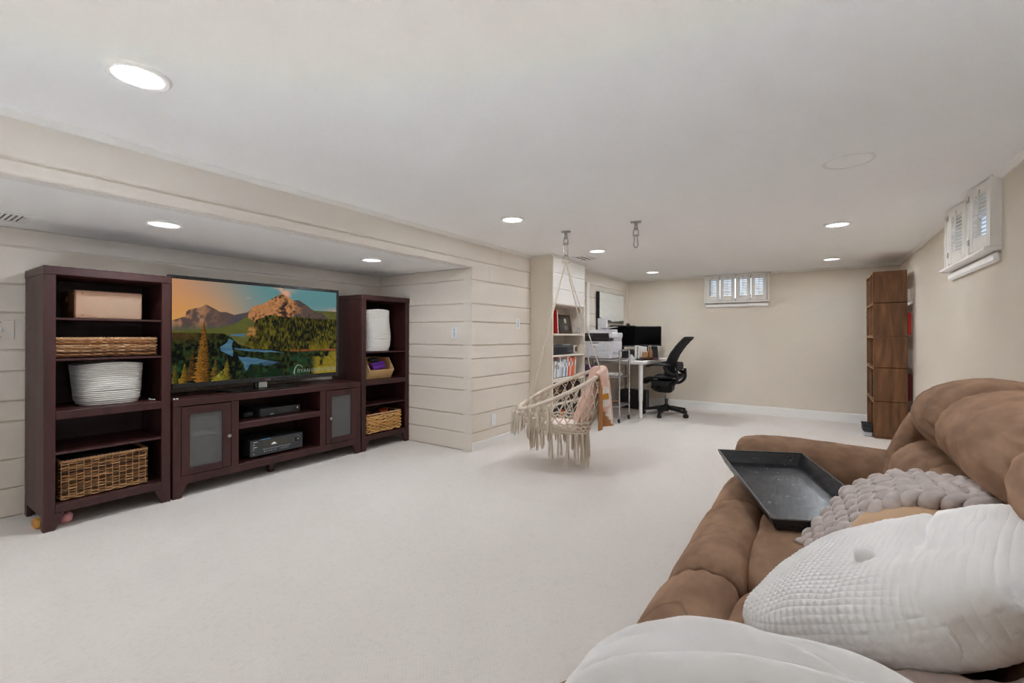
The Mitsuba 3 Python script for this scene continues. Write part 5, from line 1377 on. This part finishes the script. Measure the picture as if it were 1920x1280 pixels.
# blanket over the back of the chair, and the seat cushion
t = thing('pink_blanket', 'pink blanket with white daisies hung over the back of the hanging chair', 'blanket')
nS, nW = 120, 56
Pb = np.zeros((nS, nW, 3))
for j, w in enumerate(np.linspace(-1, 1, nW)):
    a = -.10 + .66 * w
    top_ = ring(a) + np.array([0, 0, .026])
    out = (ring(a) - RINGC) * np.array([1, 1, 0]); out /= np.linalg.norm(out)
    inner = [top_ - out * .018 + np.array([0, 0, -.006])]
    for f in (.12, .26, .42, .60, .78, .90):
        q = wall_pt(a + .30 * w * min(1, f * 2), f) - out * .035
        inner.append(q)
    inner.append(low(a) * .80 + LOWC * .20 + np.array([0, 0, .015]))
    inner.append(low(a) * .35 + LOWC * .65 + np.array([0, 0, -.015]))
    wo = .013 * math.sin(w * 9.5) + .010 * math.sin(w * 21 + 1)
    hang = .515 - .05 * abs(w) + .02 * math.sin(w * 4)
    dn = np.array([0, 0, -1.0])
    outer = [top_ + out * .022 + dn * .006, top_ + out * (.034 + wo * .3) + dn * .06, top_ + out * (.040 + wo) + dn * .18, top_ + out * (.046 + 1.6 * wo) + dn * .32, top_ + out * (.052 + 2.2 * wo) + dn * hang]
    pth = smooth_curve(inner[::-1] + [top_] + outer, 10)
    d = np.concatenate([[0], np.cumsum(np.linalg.norm(np.diff(pth, axis=0), axis=1))])
    ss = np.linspace(0, d[-1], nS)
    q = np.stack([np.interp(ss, d, pth[:, k]) for k in range(3)], 1)
    # gather the hanging part towards its middle
    hangf = np.clip((np.arange(nS) / nS - .60) / .4, 0, 1) ** .8
    mid = ring(-.12)
    side_ = RV * ((q - mid) @ RV)[:, None]
    q = q - side_ * (hangf * .30)[:, None]
    Pb[:, j] = q
S_, W_ = np.meshgrid(np.linspace(0, 1, nS), np.linspace(-1, 1, nW), indexing='ij')
col = np.tile(np.array(C('e0bcae')), (nS, nW, 1))
wv = .93 + .10 * meshkit.fbm(np.stack([S_ * 40, W_ * 30, S_ * 0], -1), 2, 3)
for cx_, cy_, rr in ((.30, -.35, .105), (.40, .25, .10), (.16, .15, .10), (.52, -.55, .08), (.80, -.30, .105), (.74, .45, .10), (.93, .30, .09), (.79, -.66, .085), (.93, -.40, .09), (.68, -.30, .07)):
    du, dv = (S_ - cx_) * 1.15, (W_ - cy_) * .33
    r_ = np.hypot(du, dv); an = np.arctan2(dv, du)
    pet = rr * (.80 + .20 * np.abs(np.cos(an * 4)))
    col = np.where((r_ < pet)[..., None], np.array(C('eae3dc')), col)
    col = np.where((r_ < rr * .34)[..., None], np.array(C('c08a35')), col)
under = np.tile(np.array(C('b77a45')), (nS, nW, 1))
cc = np.vstack([(col * wv[..., None]).reshape(-1, 3), (under * wv[..., None]).reshape(-1, 3)])
bm = sheet(Pb, .012)
cen_ = Pb[int(nS * .8), nW // 2]
# the patterned side faces into the chair; the hanging tail shows it outwards at its near half
tail_ = np.where(((S_ > .60) & (W_ < -1.0 + .45 * np.clip((S_ - .62) / .38, 0, 1)))[..., None], np.array(C('a9784f')), col)
side_near = (tail_ * wv[..., None]).reshape(-1, 3)
add('cloth', bm, 'vc', t, smooth=True, color=np.vstack([side_near, side_near]))
m = cushion(LOWC + np.array([.03, .02, .012]), (.15, .14, .04), 2.8, 16)
add('seat_cushion', wrinkle(m, .010, (10, 10, 10), 3), 'pink_pale', None, smooth=True, label='pale pink round cushion on the seat of the hanging chair', category='cushion')
mat('pink_pale', 'ead9d2', .9, .1)

# ================================================================= office chair
CC = np.array([-1.775, 6.56, 0])
oc = thing('office_chair', 'black mesh office chair with arms facing the desk', 'office chair')
for k in range(5):
    a = math.radians(-20 + 72 * k)
    d = np.array([math.cos(a), math.sin(a), 0]); s = np.array([-d[1], d[0], 0])
    prof = [(0.02, .085, .135, .030), (.12, .080, .125, .024), (.24, .066, .100, .019), (.315, .060, .086, .017)]
    v = []
    for r, z0, z1, w in prof:
        v.append([CC + d * r + s * e * w + np.array([0, 0, z]) for e in (-1, 1) for z in (z0, z1)])
    ms = [trimesh.convex.convex_hull(np.array(v[i] + v[i + 1])) for i in range(3)]
    L_ = add('base_leg', trimesh.util.concatenate(ms), 'black_matte', oc, smooth=False)
    o_ = CC + d * .31
    c_ = add('caster', cat(*[frame(lathe([(0, -.010), (.022, -.010), (.029, -.006), (.029, .006), (.022, .010), (0, .010)], 18), o_ + s * e * .016 + np.array([0, 0, .029]), d, (0, 0, 1), s) for e in (-1, 1)], cyl(o_ + [0, 0, .03], o_ + [0, 0, .07], .008, 8)), 'black', oc)
add('hub', lathe([(0, .06), (.030, .06), (.040, .10), (.036, .150), (.028, .155), (0, .155)], 20, CC), 'black_matte', oc)
add('gas_lift', cyl(CC + [0, 0, .15], CC + [0, 0, .36], .0145, 16), 'steel', oc)
add('lift_cover', cyl(CC + [0, 0, .15], CC + [0, 0, .235], .020, 16), 'charcoal', oc)
add('tilt_mechanism', wrinkle(trimesh.convex.convex_hull(np.array([CC + [x, y, z] for x, z in ((-.205, .395), (-.16, .345), (-.09, .325), (.06, .325), (.09, .36), (.10, .44), (-.10, .455), (-.19, .43)) for y in (-.07, .07)])), .0), 'black_matte', oc, smooth=False)
add('control_rod', cat(cyl(CC + [-.08, -.30, .40], CC + [-.08, -.05, .40], .006, 8), cushion(CC + [-.08, -.31, .40], (.012, .03, .012), 2.4, 8)), 'black', oc)
# seat: a frame round a mesh pan with a waterfall front
def seat_pt(u, v):
    # u front(-1) to back(1), v across
    x = -.02 + u * .235
    z = .535 + .012 * u + .030 * v * v - .075 * max(0, -u - .35) ** 1.6 * 1.6 + .02 * max(0, u - .6)
    return CC + np.array([x - .03, v * .255 * (1 - .12 * max(0, u) ** 2 - .10 * max(0, -u) ** 3), z])
G = np.array([[seat_pt(u, v) for v in np.linspace(-1, 1, 22)] for u in np.linspace(-1, 1, 26)])
add('seat_mesh', sheet(G, .008), 'fabric_black', oc, smooth=True)
rim_ = [seat_pt(-1, v) for v in np.linspace(-1, 1, 16)] + [seat_pt(u, 1) for u in np.linspace(-.9, 1, 16)] + [seat_pt(1, v) for v in np.linspace(.9, -1, 16)] + [seat_pt(u, -1) for u in np.linspace(.9, -.9, 15)]
add('seat_frame', tube(np.array(rim_) - [0, 0, .012], .020, 10, closed=True), 'black_matte', oc, smooth=True)
add('seat_support', cat(*[trimesh.convex.convex_hull(np.array([CC + [x, y * s_, z] for x, z in ((-.14, .44), (.08, .43), (.12, .50), (-.16, .505)) for y in (.10, .235)])) for s_ in (-1, 1)]), 'black_matte', oc, smooth=False)
# back
def back_pt(u, v):
    # u across -1..1, v 0 bottom .. 1 top
    z = .585 + v * .515
    x = .100 + .10 * v + .135 * v ** 2.2 - .03 * math.sin(np.pi * v) - .055 * u * u * (1 - .4 * v)
    w = .245 * (1 - .10 * v ** 3 - .16 * (1 - v) ** 3)
    return CC + np.array([x, u * w, z])
G = np.array([[back_pt(u, v) for u in np.linspace(-1, 1, 22)] for v in np.linspace(0, 1, 30)])
add('back_mesh', sheet(G, .007), 'fabric_black', oc, smooth=True)
rim_ = [back_pt(u, 0) for u in np.linspace(-1, 1, 14)] + [back_pt(1, v) for v in np.linspace(.05, 1, 20)] + [back_pt(u, 1) for u in np.linspace(.9, -1, 14)] + [back_pt(-1, v) for v in np.linspace(.95, .05, 19)]
add('back_frame', tube(np.array(rim_), .017, 10, closed=True), 'black_matte', oc, smooth=True)
add('lumbar_pad', wrinkle(cushion(CC + [.180, 0, .70], (.016, .18, .06), 4, 12), .0), 'black_matte', oc, smooth=True)
add('back_bracket', cat(*[tube(smooth_curve([CC + [.0, s_ * .12, .45], CC + [.13, s_ * .19, .455], CC + [.20, s_ * .225, .53], CC + [.195, s_ * .235, .66]], 8), .020, 10) for s_ in (-1, 1)], tube([CC + [.10, -.2, .455], CC + [.10, .2, .455]], .022, 10)), 'black_matte', oc, smooth=True)
for s_ in (-1, 1):
    A_ = add('armrest', tube(smooth_curve([CC + [.185, s_ * .25, .60], CC + [.13, s_ * .285, .615], CC + [.075, s_ * .30, .66], CC + [.055, s_ * .305, .715]], 8), np.linspace(.022, .026, 25), 10), 'black_matte', oc, smooth=True)
    pd = cushion((0, 0, 0), (.165, .045, .018), 3.2, 14)
    pd.vertices[:, 2] -= .035 * np.clip(-pd.vertices[:, 0] / .165, 0, 1) ** 2
    add('arm_pad', frame(pd, CC + [-.035, s_ * .305, .735], (1, 0, 0), (0, 1, 0), (0, 0, 1)), 'black', A_, smooth=True)

# ================================================================= leaning wooden bookcase on the right
LEAN = math.radians(-.45)
wbk = thing('wooden_bookcase', 'tall narrow walnut bookcase of stacked open cubes by the right wall', 'bookcase')
KX0, KX1, KY0, KY1 = .527, .818, 6.414, 7.20
def lean_(m): return frame(m, (0, 0, 0), (1, 0, 0), (0, 1, 0), (0, 0, 1)) if False else xf(xf(m, (-.54, 0, 0)), (.54, 0, 0), ry=LEAN)
KZ = [.022, .410, .782, 1.128, 1.500, 1.850]
for k in range(5):
    z0, z1 = KZ[k] + .002, KZ[k + 1] - .002
    add('side_panel', lean_(box(KX0, KX1, KY0, KY0 + .016, z0, z1, .003)), 'walnut', wbk, smooth=False)
    add('side_panel', lean_(box(KX0, KX1, KY1 - .016, KY1, z0, z1, .003)), 'walnut', wbk, smooth=False)
    add('divider', lean_(box(KX0 + .003, KX1 - .003, (KY0 + KY1) / 2 - .008, (KY0 + KY1) / 2 + .008, z0 + .012, z1 - .012)), 'walnut', wbk, smooth=False)
    add('shelf', lean_(box(KX0, KX1, KY0 + .016, KY1 - .016, z0, z0 + .016, .002)), 'walnut', wbk, smooth=False)
    add('shelf', lean_(box(KX0, KX1, KY0 + .016, KY1 - .016, z1 - .016, z1, .002)), 'walnut', wbk, smooth=False)
    for yy in (KY0, (KY0 + KY1) / 2 - .008, KY1 - .016):
        add('edge_strip', lean_(box(KX0 - .0015, KX0 + .001, yy, yy + .016, z0, z1)), 'walnut_light', wbk, smooth=False)
    add('edge_strip', lean_(box(KX0 - .0015, KX0 + .001, KY0, KY1, z1 - .016, z1)), 'walnut_light', wbk, smooth=False)
add('plinth', box(KX0 + .004, KX1 - .004, KY0 + .004, KY1 - .004, 0, .022, .002), 'walnut', wbk, smooth=False)
# books that stick out at the wall side
def simple_book(name, label, x0, x1, y0, y1, z0, z1, c, group=None):
    t = thing(name, label, 'book', group)
    add('cover', lean_(cat(box(x0, x1, y0, y0 + .004, z0, z1), box(x0, x1, y1 - .004, y1, z0, z1), box(x1 - .004, x1, y0, y1, z0, z1) if x1 > .82 else box(x0, x0 + .004, y0, y1, z0, z1))), c, t, smooth=False)
    add('pages', lean_(box(x0 + .003, x1 - .004, y0 + .004, y1 - .004, z0 + .003, z1 - .003)), 'paper', t, smooth=False)
simple_book('book', 'white book sticking out behind the second cube of the walnut bookcase', .66, .846, 6.44, 6.47, 1.519, 1.64, 'white')
simple_book('book', 'red book sticking out at the wall side of the walnut bookcase', .65, .850, 6.44, 6.475, 1.147, 1.385, 'red')
simple_book('book', 'dark red book low at the wall side of the walnut bookcase', .64, .850, 6.44, 6.50, .430, .72, 'maroon')
for k, (c, yy, w, h, l) in enumerate((('maroon', 6.505, .04, .27, 'maroon book nearest the front in the second lowest walnut cube'), ('charcoal', 6.66, .05, .25, 'black book in the front half of the second lowest walnut cube'),
                                   ('leather_edge', 6.90, .06, .26, 'brown book in the rear half of the second lowest walnut cube'))):
    simple_book('book', l, .535, .62, yy, yy + w, .430, .430 + h, c)
for k, (yy, l) in enumerate(((6.46, 'tan book at the front of the lowest walnut cube'), (6.90, 'tan book at the rear of the lowest walnut cube'))):
    simple_book('book', l, .535, .62, yy, yy + .03, .042, .30, 'walnut_light')
t = thing('black_box', 'black box lying on a clear lid at the foot of the walnut bookcase', 'box')
add('body', box(.435, .522, 6.47, 6.72, .052, .125, .008), 'charcoal', t)
add('lid', box(.432, .524, 6.468, 6.722, .112, .130, .005), 'black_matte', t)
t = thing('plastic_lid', 'translucent grey plastic bin under the black box', 'bin')
add('body', box(.440, .523, 6.475, 6.73, 0, .050, .008), 'light_grey', t)
